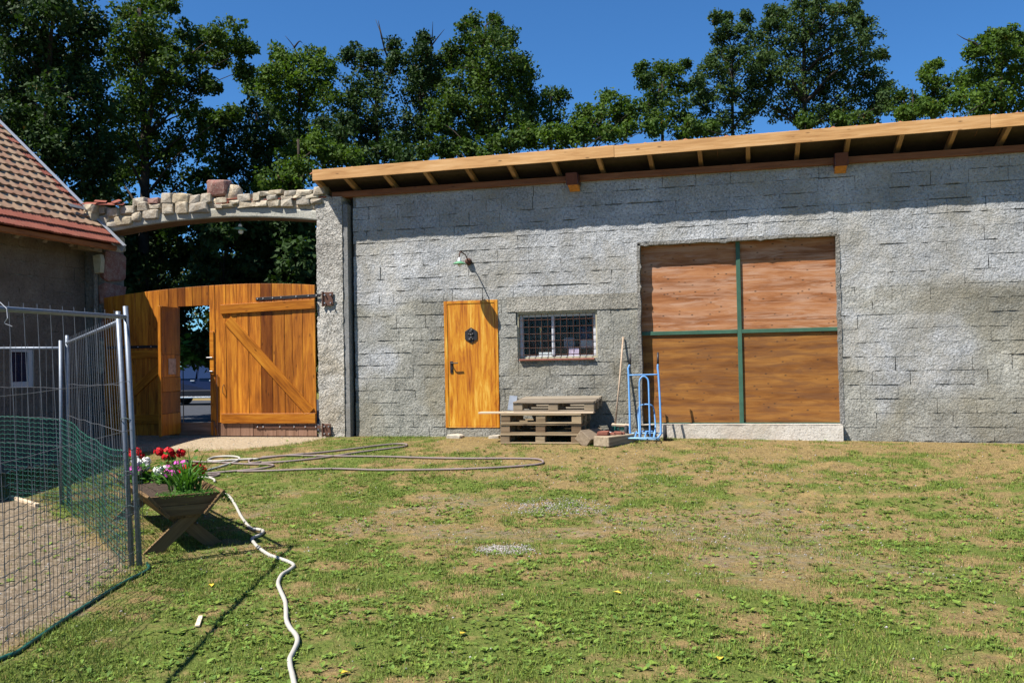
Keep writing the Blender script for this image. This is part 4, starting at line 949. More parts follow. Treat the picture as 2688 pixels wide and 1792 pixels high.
for k in range(95):
    a=R.uniform(0,2*PI); L=R.uniform(.24,.48); w_=R.uniform(.009,.016); b=np.array([.09+R.gauss(0,.055),.46+R.gauss(0,.11),.455]); dr=np.array([math.cos(a),math.sin(a),0]); sd_=np.array([-dr[1],dr[0],0]); n=6; rows=[]
    bend=R.uniform(.25,.95)
    for i in range(n+1):
        t=i/n; p=b+dr*L*(.22*t+bend*.62*t*t)+np.array([0,0,L*(t-bend*.55*t*t)]); ww_=w_*(1-t**2.2)*(.6+1.2*t if t<.35 else 1)
        rows.append([p-sd_*ww_,p+np.array([0,0,-.003]),p+sd_*ww_])
    m=MB().grid(rows); m.build('leaf',M['leafplant'],dl,True)
sm=MB()
for _ in range(1500):
    x=R.uniform(-.22,.34); y=R.uniform(-.02,.16)+(.10 if R.random()<.25 else 0); z=.475+R.uniform(0,.03)-max(0,x-.28)*1.4
    leafcards(sm,(x,y,z),1,.006,.017,R)
for _ in range(260):
    t=R.random(); leafcards(sm,(.30+.09*t+R.gauss(0,.012),.03+R.gauss(0,.05),.48-.10*t*t),1,.008,.02,R)
tag(sm.build('creeping_sedum',M['leafplant'],None),'creeping green sedum spilling over the near rim of the trough','plant')
XF.pop()

# ---- pallets
def pallet_local(boards,blocks):
    t=thing('pallet',(0,0,0),'x','pallet','wooden pallets stacked by the barn wall')
    for y in (.05,.23,.40,.57,.75): board('deck_board',(-.6,y,.133),(.6,y,.133),.12 if y in (.05,.40,.75) else .10,.022,(0,0,1),M[boards],t,.002)
    for x in (-.53,0,.53):
        board('cross_board',(x,0,.111),(x,.8,.111),.14,.020,(0,0,1),M[boards],t,.002)
        for y in (.05,.40,.75): board('foot_block',(x-.07,y,.061),(x+.07,y,.061),.10 if y!=.40 else .14,.078,(0,0,1),M[blocks],t,.003)
    for y in (.05,.40,.75): board('bottom_board',(-.6,y,.011),(.6,y,.011),.10,.020,(0,0,1),M[boards],t,.002)
    return t
YPF=13.10; c0=atY(1312,1160,YPF); pz0=float(gz(c0[0]+.6,YPF+.2))-.005
p0=pallet_local('pallet','pallet'); px0=float(c0[0])+.615
specs=[(px0-.005,YPF,0,pz0,'bottom pallet of the stack, standing on the grass by the barn wall'),(px0,YPF+.01,.006,pz0+.1455,'second pallet up in the stack under the window'),(px0+.01,YPF-.005,-.008,pz0+.291,'third pallet up in the stack, directly under the pale plank')]
for i,(x,y,a,z,lab) in enumerate(specs):
    m=Matrix.Translation((x,y,z))@Matrix.Rotation(a,4,'Z')
    o=p0 if i==0 else copy_thing(p0,m)
    if i==0: o.matrix_basis=m; WM[o]=m
    o['label']=lab
zpl=pz0+.291+.147; a=atY(1257,1079,YPF+.03); b=atY(1559,1083,YPF+.03)
tag(board('plank',(a[0],YPF+.08,zpl+.013),(b[0],YPF+.06,zpl+.013),.16,.024,(0,0,1),M['plankpale'],None,.002),'long pale plank sticking out between the stacked pallets','plank')
p4=pallet_local('palletgrey','timber'); p4['label']='grey weathered top pallet resting on the pale plank'
ct=atY(1347,1080,YPF+.04); m=Matrix.Translation((float(ct[0])+.605,YPF+.03,zpl+.026))@Matrix.Rotation(math.radians(3.6),4,'X'); p4.matrix_basis=m; WM[p4]=m
c=atY(1347,1065,13.9); tag(board('metal_sheet',(c[0]-.02,13.86,.42),(c[0]-.0,13.94,.645),.13,.005,(0,-1,.2),M['sheet'],None),'small grey sheet leaning on the wall behind the pallets','sheet')
# ---- broom
bt=atY(1636,884,D-.03); bb=atY(1615,1113,13.62)
bro=thing('broom',(bb[0],bb[1],0),'broom with green bristles leaning against the barn wall beside the hand truck','broom')
MB().tube([tuple(bb+np.array([0,0,-.0])),tuple((bb+bt)/2+np.array([.006,0,0])),tuple(bt)],.013,8).build('handle',M['stick'],bro,True)
bz=float(bb[2]); board('head',(bb[0]-.05,bb[1],bz-.005),(bb[0]+.23,bb[1]-.03,bz-.02),.06,.03,(0,-.2,1),M['stick'],bro)
bs=MB(); R=random.Random(8)
for k in range(150):
    x=bb[0]-.04+.26*R.random(); y=bb[1]-.015+R.uniform(-.025,.025); bs.tube([(x,y,bz-.02),(x+R.uniform(-.02,.02),y+R.uniform(-.02,.02),bz-.085)],.0028,3,False)
bs.build('bristles',M['net'],bro)
# ---- timber offcuts, bricks and rubble by the pallets
def offcut(px,py,Y,L,wd,th,ang,tilt,label):
    c=atY(px,py,Y); z=float(gz(c[0],Y))
    XF.append(Matrix.Translation((c[0],Y,z+th/2-.01))@Matrix.Rotation(ang,4,'Z')@Matrix.Rotation(tilt,4,'X'))
    o=tag(board('timber_block',(-L/2,0,0),(L/2,0,0),wd,th,(0,0,1),M['timber'],None,.008),label,'timber block','timber offcuts beside the pallets'); XF.pop(); return o,c,z
o1,c1,z1_=offcut(1612,1156,13.13,.62,.27,.14,math.radians(62),0,'flat timber block with brick pieces on top beside the broom')
o2,c2,z2_=offcut(1556,1140,13.22,.55,.22,.17,math.radians(68),math.radians(38),'tilted timber block leaning against the side of the pallet stack')
R=random.Random(12)
for k,(px,py,s,mt,lab) in enumerate(((1585,1143,.10,'brick','flat red brick piece on the near edge of the timber block'),(1606,1133,.06,'brick','upright red brick chip on the timber block'),(1600,1130,.05,'threshold','pale mortar lump among the brick pieces'),(1622,1129,.07,'brick','largest red brick piece at the back of the timber block'),(1632,1136,.05,'brick','small red brick chip below the broom head'),(1596,1126,.05,'whitebox','crumpled white wrapper on the rubble beside the pallets'))):
    c=atY(px,py,13.10+.03*k); zz=z1_+.14-.01
    m=stone_mesh((c[0],13.05+.05*k,zz+s*.30),s*.9,s*.6,s*.36,k+500,7.,.10); tag(m.build('brick_piece' if mt=='brick' else 'rubble_piece',M[mt],None),lab,'rubble')
for px,py,s,lab in ((1195,1146,.13,'pale stone slab at the foot of the yellow door'),(1300,1141,.10,'pale stone wedged beside the pallets under the door')):
    c=atY(px,py,13.80); tag(stone_mesh((c[0],13.80,float(gz(c[0],13.8))-.005),s,.12,s*.5,int(px),6,.2).build('stone',M['slab'],None),lab,'stone')
# ---- hand truck
hb=atY(1560+730/5.41,900+1395/5.41,13.50); gz0=float(gz(hb[0],13.5)); lean=math.radians(12)
XF.append(Matrix.Translation((hb[0],13.42,gz0+.02))@Matrix.Rotation(math.radians(4),4,'Z')@Matrix.Rotation(-lean,4,'X'))
ht_=thing('hand_truck',(0,0,0),'light blue tubular steel hand truck leaning on the opening edge','hand truck')
def q(x,y): return ((x-730)/5.41*.00585,(1395-y)/5.41*.0060)
def tb(name,pts,r,mat,y=0.,sm=5,yy=None):
    L=[]
    for i,(x,z) in enumerate(pts):
        a,b=q(x,z); L.append((a,(yy[i] if yy else y),b))
    L=catmull(L,sm) if sm else L
    return MB().tube(L,r,9).build(name,M[mat],ht_,True)
tb('side_rail',[(535,390),(512,450),(518,520),(528,1000),(530,1270),(540,1330),(575,1372),(640,1385),(730,1387),(820,1385),(890,1372),(932,1330),(942,1270),(937,900),(921,520),(914,450),(917,390)],.0150,'blue')
for pts in ([(547,240),(538,390)],[(920,230),(917,390)]): tb('grip',pts,.0165,'grip',0,0)
tb('crossbar',[(525,532),(730,530),(920,528)],.0120,'blue',0,3)
tb('centre_loop',[(672,1370),(665,900),(664,660),(672,600),(695,565),(722,555),(752,565),(780,600),(788,660),(792,900),(797,1370)],.0125,'blue',-.02)
tb('wheel_bracket',[(655,1370),(648,1250),(638,1050),(640,970),(665,932),(730,920),(800,925),(838,945),(855,1010),(868,1200),(862,1260),(842,1370)],.0115,'blue',0,5,[0,.05,.12,.13,.09,.05,.05,.09,.13,.12,.05,0])
tb('lower_bar',[(690,1275),(775,1278),(862,1276)],.010,'blue',.05,3)
tp=MB(); tp.add([(-.22,-.22,-.012),(.16,-.24,-.012),(.20,-.02,.0),(-.22,-.02,0)],[(0,1,2,3)]); 
e=MB().tube([(-.235,-.19,-.004),(-.20,-.235,-.004),(.14,-.24,-.004),(.20,-.20,-.004),(.215,-.02,.004),(-.235,-.02,.004)],.013,8,close=True).build('toe_plate',M['blueworn'],ht_,True)
for x in (-.12,.02,.15):
    MB().tube([(x-.03,-.20,.0),(x-.02,-.10,.02),(x+.0,.0,.12)],.012,8).build('toe_brace',M['blue'],ht_,True)
MB().tube([(-.28,.10,.11),(.31,.10,.11)],.010,8).build('axle',M['blueworn'],ht_,True)
for x in (-.275,.285):
    wh=MB(); wh.lathe([(.075,-.02),(.10,-.026),(.118,-.02),(.122,0),(.118,.02),(.10,.026),(.075,.02)],(x,.10,.11),22,(1,0,0),False); wh=wh.build('wheel',M['rubber'],ht_,True)
    MB().lathe([(.012,-.026),(.03,-.024),(.05,-.012),(.076,-.014),(.076,.014),(.05,.012),(.03,.024),(.012,.026)],(x,.10,.11),18,(1,0,0)).build('rim',M['redrim'],wh,True)
XF.pop()
# ---- lamps
lb=atY(1231,687,D); lx,lz=float(lb[0]),float(lb[2])
lp=thing('wall_lamp',(lx,D,lz),'gooseneck wall lamp with green enamel shade above the yellow door','lamp')
MB().lathe([(.052,0),(.055,.02),(.048,.05),(.022,.066)],(lx,D-.012,lz),14,(0,-1,0)).build('base',M['rust'],lp,True)
hd=atY(1206,690,D-.36); hxx,hzz=float(hd[0]),float(hd[2])
arm=catmull([(lx,D-.06,lz),(lx-.005,D-.14,lz+.08),((lx+hxx)/2,D-.26,hzz+.165),(hxx+.01,D-.33,hzz+.17),(hxx,D-.36,hzz+.115),(hxx,D-.36,hzz+.07)],6)
MB().tube(arm,.0095,8).build('arm',M['rust'],lp,True)
MB().lathe([(.010,.085),(.018,.08),(.025,.055),(.026,.035),(.036,.018)],(hxx,D-.36,hzz),14).build('socket',M['porcelain'],lp,True)
sh=MB().lathe([(.035,.026),(.07,.008),(.105,-.012),(.108,-.018),(.105,-.017),(.07,.002),(.035,.018)],(hxx,D-.36,hzz),28,cap=False).build('shade',M['lampgreen'],lp,True)
MB().lathe([(.012,.0),(.022,-.02),(.028,-.04),(.02,-.06),(.002,-.068)],(hxx,D-.36,hzz+.01),12).build('bulb',M['bulb'],lp,True)
al=atY(632,598,14.1); ax,az=float(al[0]),float(al[2])
l2=thing('hanging_lamp',(ax,14.1,az),'small green shaded lamp with white bulb hanging under the arch','lamp')
MB().tube([(ax-.01,14.1,az+.05),(ax-.012,14.1,float(zb(ax))+.02)],.008,6).build('stem',M['iron'],l2)
MB().lathe([(.015,.065),(.028,.06),(.034,.02)],(ax-.01,14.1,az),12).build('socket',M['porcelain'],l2,True)
MB().lathe([(.03,.022),(.075,.0),(.122,-.03),(.118,-.034),(.07,-.006),(.03,.014)],(ax-.01,14.1,az),24,(.12,0,1),False).build('shade',M['lampgreen'],l2,True)
MB().lathe([(.012,0),(.034,-.025),(.044,-.055),(.036,-.085),(.004,-.10)],(ax,14.1,az-.01),14).build('bulb',M['bulb'],l2,True)
# ---- things behind the window
Yi=D+.30
tag(MB().box(-3.28,-2.36,Yi+.18,Yi+.20,.9,1.37).build('desk_back',M['shelf'],None),'brown wooden desk screen standing inside behind the window','desk')
mb=MB().lathe([(.035,0),(.03,.03),(.012,.05),(.010,.16),(.018,.18),(.008,.20),(.006,.24),(.02,.26),(.046,.33),(.05,.36)],(-3.235,Yi+.19,1.372),14)
tag(mb.build('trophy',M['trophy'],None,True),'slim trophy cup on the desk behind the barred window','trophy')
def card(x0,x1,z0,z1,y,mat,name,label,tilt=.05):
    tag(MB().prism([(x0,y,z0),(x1,y,z0),(x1,y+tilt,z1),(x0,y+tilt,z1)],(0,.004,0)).build(name,M[mat],None),label,name.replace('_',' '))
card(-3.20,-2.995,1.215,1.315,D+.17,'paper1','leaflet','pale blue printed sheet propped behind the left pane',.02)
card(-2.72,-2.56,1.215,1.365,D+.17,'paper2','leaflet','lilac printed sheet propped behind the right pane',.03)
tag(MB().box(-2.56,-2.36,Yi+.04,Yi+.17,1.372,1.50).build('carton',M['whitebox'],None,bevel=.004),'white carton on the desk behind the window','carton')
tag(MB().box(-2.83,-2.66,Yi+.05,Yi+.16,1.372,1.54).build('carton',M['greybox'],None,bevel=.004),'grey upright carton on the desk behind the window','carton')
tag(MB().box(-2.64,-2.47,Yi+.45,Yi+.6,1.4,1.72).build('carton',M['bluebox'],None,bevel=.004),'dark blue carton at the back behind the window','carton')
# ================================================================= parked car behind the gate
cc=atZ(500,1060,36.5); cc[0]+=.65; czc=float(gz(cc[0],cc[1])); 
XF.append(Matrix.Translation((cc[0],cc[1],czc)))
car=thing('parked_car',(0,0,0),'dark blue estate car parked on the lane beyond the open wicket','car')
def side(y,s):
    return [(-2.2,y,.35),(-2.28,y,.62),(-2.2,y,.92),(-1.25,y,1.02),(-.55,y,1.55),(.2,y,1.66),(1.4,y,1.63),(1.95,y,1.45),(2.2,y,1.0),(2.25,y,.6),(2.15,y,.33)]
b=MB(); s0=side(-.84,1); ins=[(x,(-.60 if z>1.1 else -.86),z) for x,y,z in s0]
lay=[]
for yo in (-1,1):
    lay.append([(x,yo*(.62 if z>1.2 else .80),z) for x,_,z in s0])
n=len(s0); mid=[(x,0,z+(.03 if z>1 else 0)) for x,_,z in s0]
b.grid([lay[0]+[lay[0][0]],mid+[mid[0]],lay[1]+[lay[1][0]]])
b.add(lay[0],[tuple(range(n))]); b.add(lay[1],[tuple(range(n-1,-1,-1))]); b.build('body',M['carpaint'],car,bevel=.03,fixn=True,seg=2)
for a,c in ((-.55,.12),(.22,.85),(.95,1.72)):
    zt_=1.52; MB().prism([(a-(.18 if a<0 else 0),-.80,1.06),(c+(.12 if c>1.5 else 0),-.80,1.06),(c-(.05 if c>1.5 else 0),-.655,zt_),(a+.10*(a<0),-.655,zt_)],(0,-.014,0)).build('side_window',M['carglass'],car,fixn=True)
MB().box(-2.1,2.1,-.845,-.80,.30,.36).build('sill_trim',M['chrome'],car,bevel=.008)
MB().box(-2.2,2.15,-.835,-.79,.36,.60).build('lower_cladding',M['carblack'],car,bevel=.01)
for x in (.72,-.1): MB().box(x,x+.17,-.83,-.80,.95,.985).build('door_handle',M['chrome'],car,bevel=.006)
for x in (-1.4,1.38):
    for y in (-.78,.78):
        wh=MB().lathe([(.19,-.1),(.30,-.1),(.32,-.07),(.32,.07),(.30,.1),(.19,.1)],(x,y,.32),22,(0,1,0),False).build('wheel',M['rubber'],car,True)
        MB().lathe([(.03,-.09),(.15,-.08),(.195,-.095),(.195,.095),(.15,.08),(.03,.09)],(x,y,.32),18,(0,1,0)).build('rim',M['carblack'],wh,True)
XF.pop()
# ================================================================= trees
def leaves(C,n,spread,size,R,flat=.75,up=.35):
    """n leaf-sized rhombi spread round every centre in C (k x 3), spread k"""
    k=len(C); P=np.repeat(C,n,0); sp=np.repeat(np.broadcast_to(spread,(k,)),n)
    off=R.normal(0,1,(k*n,3)); off/= np.maximum(1e-6,np.linalg.norm(off,axis=1,keepdims=True)); off*= (R.random((k*n,1))**.45)
    off[:,2]*=flat; P=P+off*sp[:,None]
    nr=off*.7+R.normal(0,.55,(k*n,3)); nr[:,2]+=up; nr/=np.linalg.norm(nr,axis=1,keepdims=True)
    t=np.cross(nr,R.normal(0,1,(k*n,3))); t/=np.maximum(1e-6,np.linalg.norm(t,axis=1,keepdims=True)); b=np.cross(nr,t)
    s=(size*(.65+.7*R.random(k*n)))[:,None]
    return np.stack([P-t*s*.5,P+b*s*.30+t*s*.06-nr*s*.06,P+t*s*.5,P-b*s*.30+t*s*.06-nr*s*.06],1).reshape(-1,3)
def tree(name,label,trunk,dep,blobs,leaf,dens=1.,base=None,scale=1/1.75,ox=0,seed=0,lsz=.112,twigs=(),group='trees behind the barn and gateway',deps=1.2,top=None,trunk_r=.16,nocenter=0.):
    R=np.random.default_rng(seed+100); rr=random.Random(seed)
    cen=[];rad=[]
    for bx_,by_,br in blobs:
        dd=dep+R.normal(0,deps*.5); cen.append(atZ(ox+bx_*scale,by_*scale,dd)); rad.append(br*scale*dd/F*1.06)
    cen=np.array(cen); rad=np.array(rad)
    tx_=ox+trunk[0]*scale; tp=atZ(tx_,trunk[1]*scale,dep); bs=atZ(tx_+(trunk[2]*scale if len(trunk)>2 else 0),960,dep); zg=float(gz(bs[0],bs[1]))-.1
    t=thing(name,(bs[0],bs[1],zg),label,'tree',group)
    H=tp[2]-zg; tk=[np.array([bs[0],bs[1],zg]),np.array([bs[0]+rr.uniform(-.1,.1),bs[1],zg+H*.3]),np.array([(bs[0]+tp[0])/2+rr.uniform(-.15,.15),bs[1],zg+H*.62]),tp]
    tk=catmull(tk,5); m=MB(); m.tube(tk,[trunk_r*(1-.8*i/(len(tk)-1)) for i in range(len(tk))],8)
    V=[]; CL=[]; SP=[]
    for c,r_ in zip(cen,rad):
        # limb from the trunk to the clump
        zs=np.array([q[2] for q in tk]); zi=c[2]-.55*abs(np.linalg.norm((c-tp)[:2]))-.3; j=int(np.argmin(abs(zs-max(zg+H*.25,min(zi,tp[2])))))
        a=tk[j]; mid=(a+c)/2+np.array([rr.uniform(-.1,.1),rr.uniform(-.1,.1),.08*np.linalg.norm(c-a)])
        lr=max(.02,trunk_r*.38*min(1,r_)); m.tube(catmull([a,mid,c],4),[lr*(1-.75*i/8) for i in range(9)],5,False)
        ncl=max(9,int(27*dens*r_**1.7)+9)
        d=R.normal(0,1,(ncl,3)); d/=np.linalg.norm(d,axis=1,keepdims=True); q=c+d*(r_*(R.random((ncl,1))**.42))*np.array([1,1,.88])
        for e in q[:max(4,ncl//3)]: m.tube([c+(e-c)*.05,c+(e-c)*.55+np.array([0,0,.04]),e],[lr*.4,lr*.25,.006],4,False)
        CL.append(q); SP.append(np.full(ncl,.16+.22*min(1.1,r_)))
    CL=np.concatenate(CL); SP=np.concatenate(SP)*(.75+.5*R.random(len(CL)))
    nl=max(10,int(46*dens)); V=leaves(CL,nl,SP,lsz,R)
    for tw in twigs:
        L=[atZ(ox+x*scale,y*scale,dep+rr.uniform(-.3,.3)) for x,y in tw]; m.tube(catmull(L,3),[.035*(1-.85*i/(3*(len(L)-1))) for i in range(3*(len(L)-1)+1)],5)
    m.build('trunk',M['bark'],t,True)
    npmesh('crown',V,np.arange(len(V)).reshape(-1,4),M[leaf],t)
    return t
T7=dict(scale=1/1.75,ox=0); T8=dict(scale=1/1.75,ox=1344)
tree('broadleaf_tree','tall dark tree rising right behind the tiled house roof',(200,-120),22.,[(60,40,130),(250,30,150),(370,80,110),(400,160,90),(200,180,160),(40,220,150),(360,280,120),(420,330,80),(180,340,170),(60,420,150),(300,440,150),(150,540,140),(40,570,110),(420,480,110),(330,600,130),(200,650,120),(100,-80,160),(300,-90,150),(430,640,110),(340,740,100),(250,760,110),(480,770,110),(420,850,90)],'leafdark',1.15,seed=1,trunk_r=.26,**T7)
tree('broadleaf_tree','large tree with long right-reaching limb over the rubble arch',(640,40,0),25.,[(600,40,95),(710,30,80),(790,20,40),(660,130,110),(560,190,90),(690,230,120),(800,240,80),(590,310,110),(760,330,100),(870,150,60),(930,190,85),(1010,150,75),(1080,180,70),(1120,230,50),(900,290,55),(1010,265,45),(1120,320,45),(700,430,110),(800,400,70),(930,390,60),(980,400,30),(620,480,110),(560,560,110),(700,600,120),(850,520,70),(790,690,100),(640,720,120),(540,690,90),(940,560,60),(1040,530,55),(870,640,80),(540,820,80),(760,820,80),(900,790,90)],'leafmid',1.,seed=2,trunk_r=.24,**T7)
tree('broadleaf_tree','light green bushy tree behind the lump of red stone',(1370,300),29.,[(1280,250,55),(1330,270,55),(1430,250,50),(1470,290,45),(1520,310,35),(1370,340,100),(1470,380,80),(1280,360,70),(1220,350,50),(1390,440,110),(1500,470,70),(1270,460,80),(1200,420,45),(1400,560,110),(1310,560,80),(1150,400,40)],'leaflight',.95,seed=3,twigs=[((1370,270),(1350,215),(1310,165)),((1350,220),(1375,190),(1390,200))],**T7)
tree('broadleaf_tree','dark low tree filling the gap above the arch crown',(1180,520),27.,[(1180,520,70),(1080,600,90),(1230,600,90),(1010,680,100),(1150,700,110),(1290,680,90),(1380,660,90),(1070,790,110),(1210,800,110),(990,560,45),(1500,600,80)],'leafdark',1.05,seed=4,**T7)
tree('broadleaf_tree','bright green bush growing just above the barn eave corner',(1370,640),24.,[(1480,650,75),(1420,700,90),(1330,760,80),(1280,820,70),(1400,800,80),(1520,720,70),(1340,860,60),(1600,720,60),(1190,850,60)],'leaflight',1.,seed=5,lsz=.11,**T7)
tree('broadleaf_tree','thin dark tree with a bare forked twig on top',(1720,240),30.,[(1640,240,45),(1600,260,30),(1670,300,60),(1720,260,35),(1800,225,45),(1830,270,40),(1790,320,60),(1660,390,80),(1740,400,70),(1620,460,80),(1720,500,90),(1640,560,90),(1760,600,90),(1680,660,80),(1590,600,50)],'leafdark',.9,seed=6,twigs=[((1790,290),(1765,220),(1748,150),(1725,90)),((1756,180),(1745,130),(1738,95))],**T7)
tree('broadleaf_tree','narrow dark tree with two dead branch tips above the eave',(1940,200),30.,[(1945,170,30),(1940,230,55),(1990,260,45),(1900,300,60),(1960,330,75),(1900,400,80),(1980,430,80),(1920,500,90),(1860,560,80),(1950,600,90),(1880,660,80),(2010,360,45)],'leafdark',.95,seed=7,twigs=[((1975,260),(1985,180),(1988,100)),((1975,220),(2005,180),(2042,135)),((1910,250),(1905,190),(1915,160))],**T7)
tree('broadleaf_tree','tall full green tree standing behind the middle of the eave',(2230,120),29.,[(2170,100,40),(2150,150,55),(2270,110,45),(2230,180,80),(2310,170,60),(2160,240,80),(2290,260,95),(2210,320,110),(2080,230,40),(2060,300,50),(2110,380,90),(2330,340,90),(2260,430,120),(2380,300,60),(2420,340,50),(2380,420,70),(2150,490,110),(2310,540,110),(2060,480,80),(2210,610,110),(2060,600,80),(2400,560,70),(2120,660,70),(2420,470,45)],'leafmid',1.05,seed=8,trunk_r=.2,**T7)
tree('broadleaf_tree','small pale tree low behind the eave beside the tall full tree',(180,440),31.,[(190,430,45),(230,450,40),(150,480,55),(200,540,70),(120,590,75),(70,540,60),(40,630,60),(200,640,60)],'leafmid',.8,seed=9,**T8)
tree('broadleaf_tree','low yellowish green tree behind the fascia joint',(330,540),30.,[(330,510,40),(300,560,60),(370,560,55),(440,450,45),(430,510,60),(500,480,45),(520,540,60),(460,590,70),(350,620,60),(560,500,40),(270,620,50)],'leaflight',.85,seed=10,**T8)
tree('broadleaf_tree','medium green tree with two rounded tops behind the eave',(690,380),31.,[(590,320,35),(610,370,45),(700,320,40),(740,340,45),(780,300,32),(680,390,75),(770,400,50),(640,470,80),(740,480,75),(700,560,85),(610,570,60),(800,560,40),(780,620,40)],'leafmid',.9,seed=11,**T8)
tree('broadleaf_tree','slender oak with open crown just left of the great oak',(1010,220),32.,[(940,75,28),(985,90,25),(1000,140,50),(950,180,32),(1060,150,45),(960,240,40),(1040,230,60),(890,290,45),(940,330,70),(1030,330,70),(860,370,40),(900,420,60),(1000,420,70),(870,490,45),(940,560,60),(1040,560,70),(880,600,40),(1100,480,70),(1120,280,75),(1140,380,70),(1120,190,50),(1080,80,30),(850,430,50)],'leafoak',.85,seed=12,twigs=[((1080,470),(1010,420),(950,408),(910,402)),((1100,500),(1085,560),(1060,575))],**T8)
tree('broadleaf_tree','great oak with broad grey green crown, tallest above the barn',(1340,60),33.,[(1200,60,45),(1250,90,55),(1340,20,70),(1430,30,70),(1500,50,45),(1570,80,45),(1620,110,40),(1180,120,50),(1300,130,85),(1420,130,90),(1540,160,80),(1640,180,55),(1200,210,80),(1340,240,95),(1470,250,90),(1600,260,75),(1250,320,80),(1380,350,90),(1520,350,90),(1640,340,70),(1180,380,70),(1290,430,75),(1430,460,90),(1570,450,85),(1680,420,60),(1720,390,40),(1240,500,70),(1370,540,60),(1500,540,80),(1640,520,70),(1700,480,50),(1350,-60,90),(1150,300,70),(1560,30,45),(1680,250,45),(1740,460,50),(1130,460,60)],'leafoak',.95,seed=13,trunk_r=.24,twigs=[((1270,420),(1260,340),(1265,270)),((1640,300),(1670,270),(1675,245))],**T8)
tree('broadleaf_tree','small sparse tree between the great oak and the right hand trees',(1800,460),31.,[(1780,440,35),(1830,470,38),(1770,500,40),(1850,520,40),(1800,540,45)],'leafmid',.75,seed=14,twigs=[((1842,500),(1842,450),(1841,405))],**T8)
tree('broadleaf_tree','slim tree with a narrow pointed top behind the right eave',(1940,330),31.,[(1900,320,28),(1950,300,25),(1920,360,50),(1970,380,40),(1930,430,50),(1900,490,50),(1980,490,45),(2000,440,35),(2060,350,40),(2100,380,50)],'leaflight',.8,seed=15,**T8)
tree('broadleaf_tree','leafy tree with dead grey branches at the right end of the barn',(2250,200),28.,[(2110,240,38),(2150,210,38),(2180,170,30),(2240,170,40),(2300,160,45),(2350,190,55),(2200,250,70),(2290,260,75),(2370,290,70),(2150,330,70),(2240,350,80),(2340,380,80),(2120,420,70),(2210,450,80),(2310,470,80),(2160,500,60),(2420,250,80),(2440,400,90)],'leaflight',.9,seed=16,twigs=[((2170,250),(2130,200),(2080,180),(2042,157)),((2265,230),(2245,170),(2232,125)),((2280,220),(2305,140),(2330,110))],**T8)
for kk,(lab,tx_,bl,lf) in enumerate((
    ('low dark thicket filling the gap behind the left end of the eave',1700,[(1560,640,60),(1610,700,60),(1680,720,60),(1750,700,60),(1820,720,60),(1880,730,55),(1800,660,60),(1600,560,45)],'leafdark'),
    ('low green thicket behind the eave below the tall full tree',2150,[(1960,690,60),(2030,670,60),(2100,690,60),(2180,680,60),(2260,670,60),(2340,650,60),(2400,640,50),(2010,560,50),(2420,600,45)],'leafmid'),
    ('low light thicket behind the eave near the fascia joint',2650,[(2450,640,45),(2530,620,50),(2600,630,40),(2680,610,50),(2800,610,40),(2880,590,45),(2990,590,40)],'leaflight'),
    ('low thicket under the great oak behind the eave',3700,[(3180,575,45),(3260,580,40),(3700,560,40),(3870,550,40),(3960,545,40)],'leafmid'),
    ('low bright thicket at the right end behind the eave',4380,[(4160,520,40),(4280,500,45),(4420,470,60),(4560,460,60)],'leaflight'))):
    tree('thicket',lab,(tx_,bl[len(bl)//2][1]),27.,bl,lf,.85,seed=60+kk,trunk_r=.07,group='thickets behind the eave',lsz=.12,**T7)
# understorey through the arch and above the gates, shade put into dark leaf colour
k=30
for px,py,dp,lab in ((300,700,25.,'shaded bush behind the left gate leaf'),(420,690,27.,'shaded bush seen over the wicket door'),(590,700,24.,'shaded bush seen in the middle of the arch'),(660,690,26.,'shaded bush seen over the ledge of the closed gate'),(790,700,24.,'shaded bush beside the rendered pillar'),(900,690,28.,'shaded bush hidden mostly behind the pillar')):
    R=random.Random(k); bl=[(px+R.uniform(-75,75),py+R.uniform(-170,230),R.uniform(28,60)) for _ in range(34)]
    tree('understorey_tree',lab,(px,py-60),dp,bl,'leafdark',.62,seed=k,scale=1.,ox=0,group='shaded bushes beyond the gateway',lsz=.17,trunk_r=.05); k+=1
# far wood that closes the view beyond the lane
R=np.random.default_rng(77); n=2600
C=np.stack([R.uniform(-44,2,n),R.uniform(44,50,n),R.random(n)**1.1*9.5-.4],1); C[:,2]*=(.75+.4*fbm(C[:,0]*.25,C[:,1]*.25,0,3,3))
Vw=leaves(C,26,.75,.30,R,.8); tag(npmesh('far_wood',Vw,np.arange(len(Vw)).reshape(-1,4),M['leafdark']),'dark mass of far woodland beyond the lane','wood',kind='stuff')
sx=thing('sapling',gp(470,1075) if False else (atZ(478,1010,23.)[0],atZ(478,1010,23.)[1],-.35),'bright green young plant seen through the open wicket','plant')
R=random.Random(3); m=MB(); c=atZ(480,930,23.); XF.append(Matrix.Identity(4))
for q_ in range(110): leafcards(m,(c[0]+R.gauss(0,.16),c[1]+R.gauss(0,.16),c[2]+R.gauss(0,.16)),1,.03,.22,R)
m.build('foliage',M['leafplant'],sx); MB().tube([(c[0],c[1],-.4),(c[0],c[1],c[2])],.012,5).build('stem',M['bark'],sx); XF.pop()

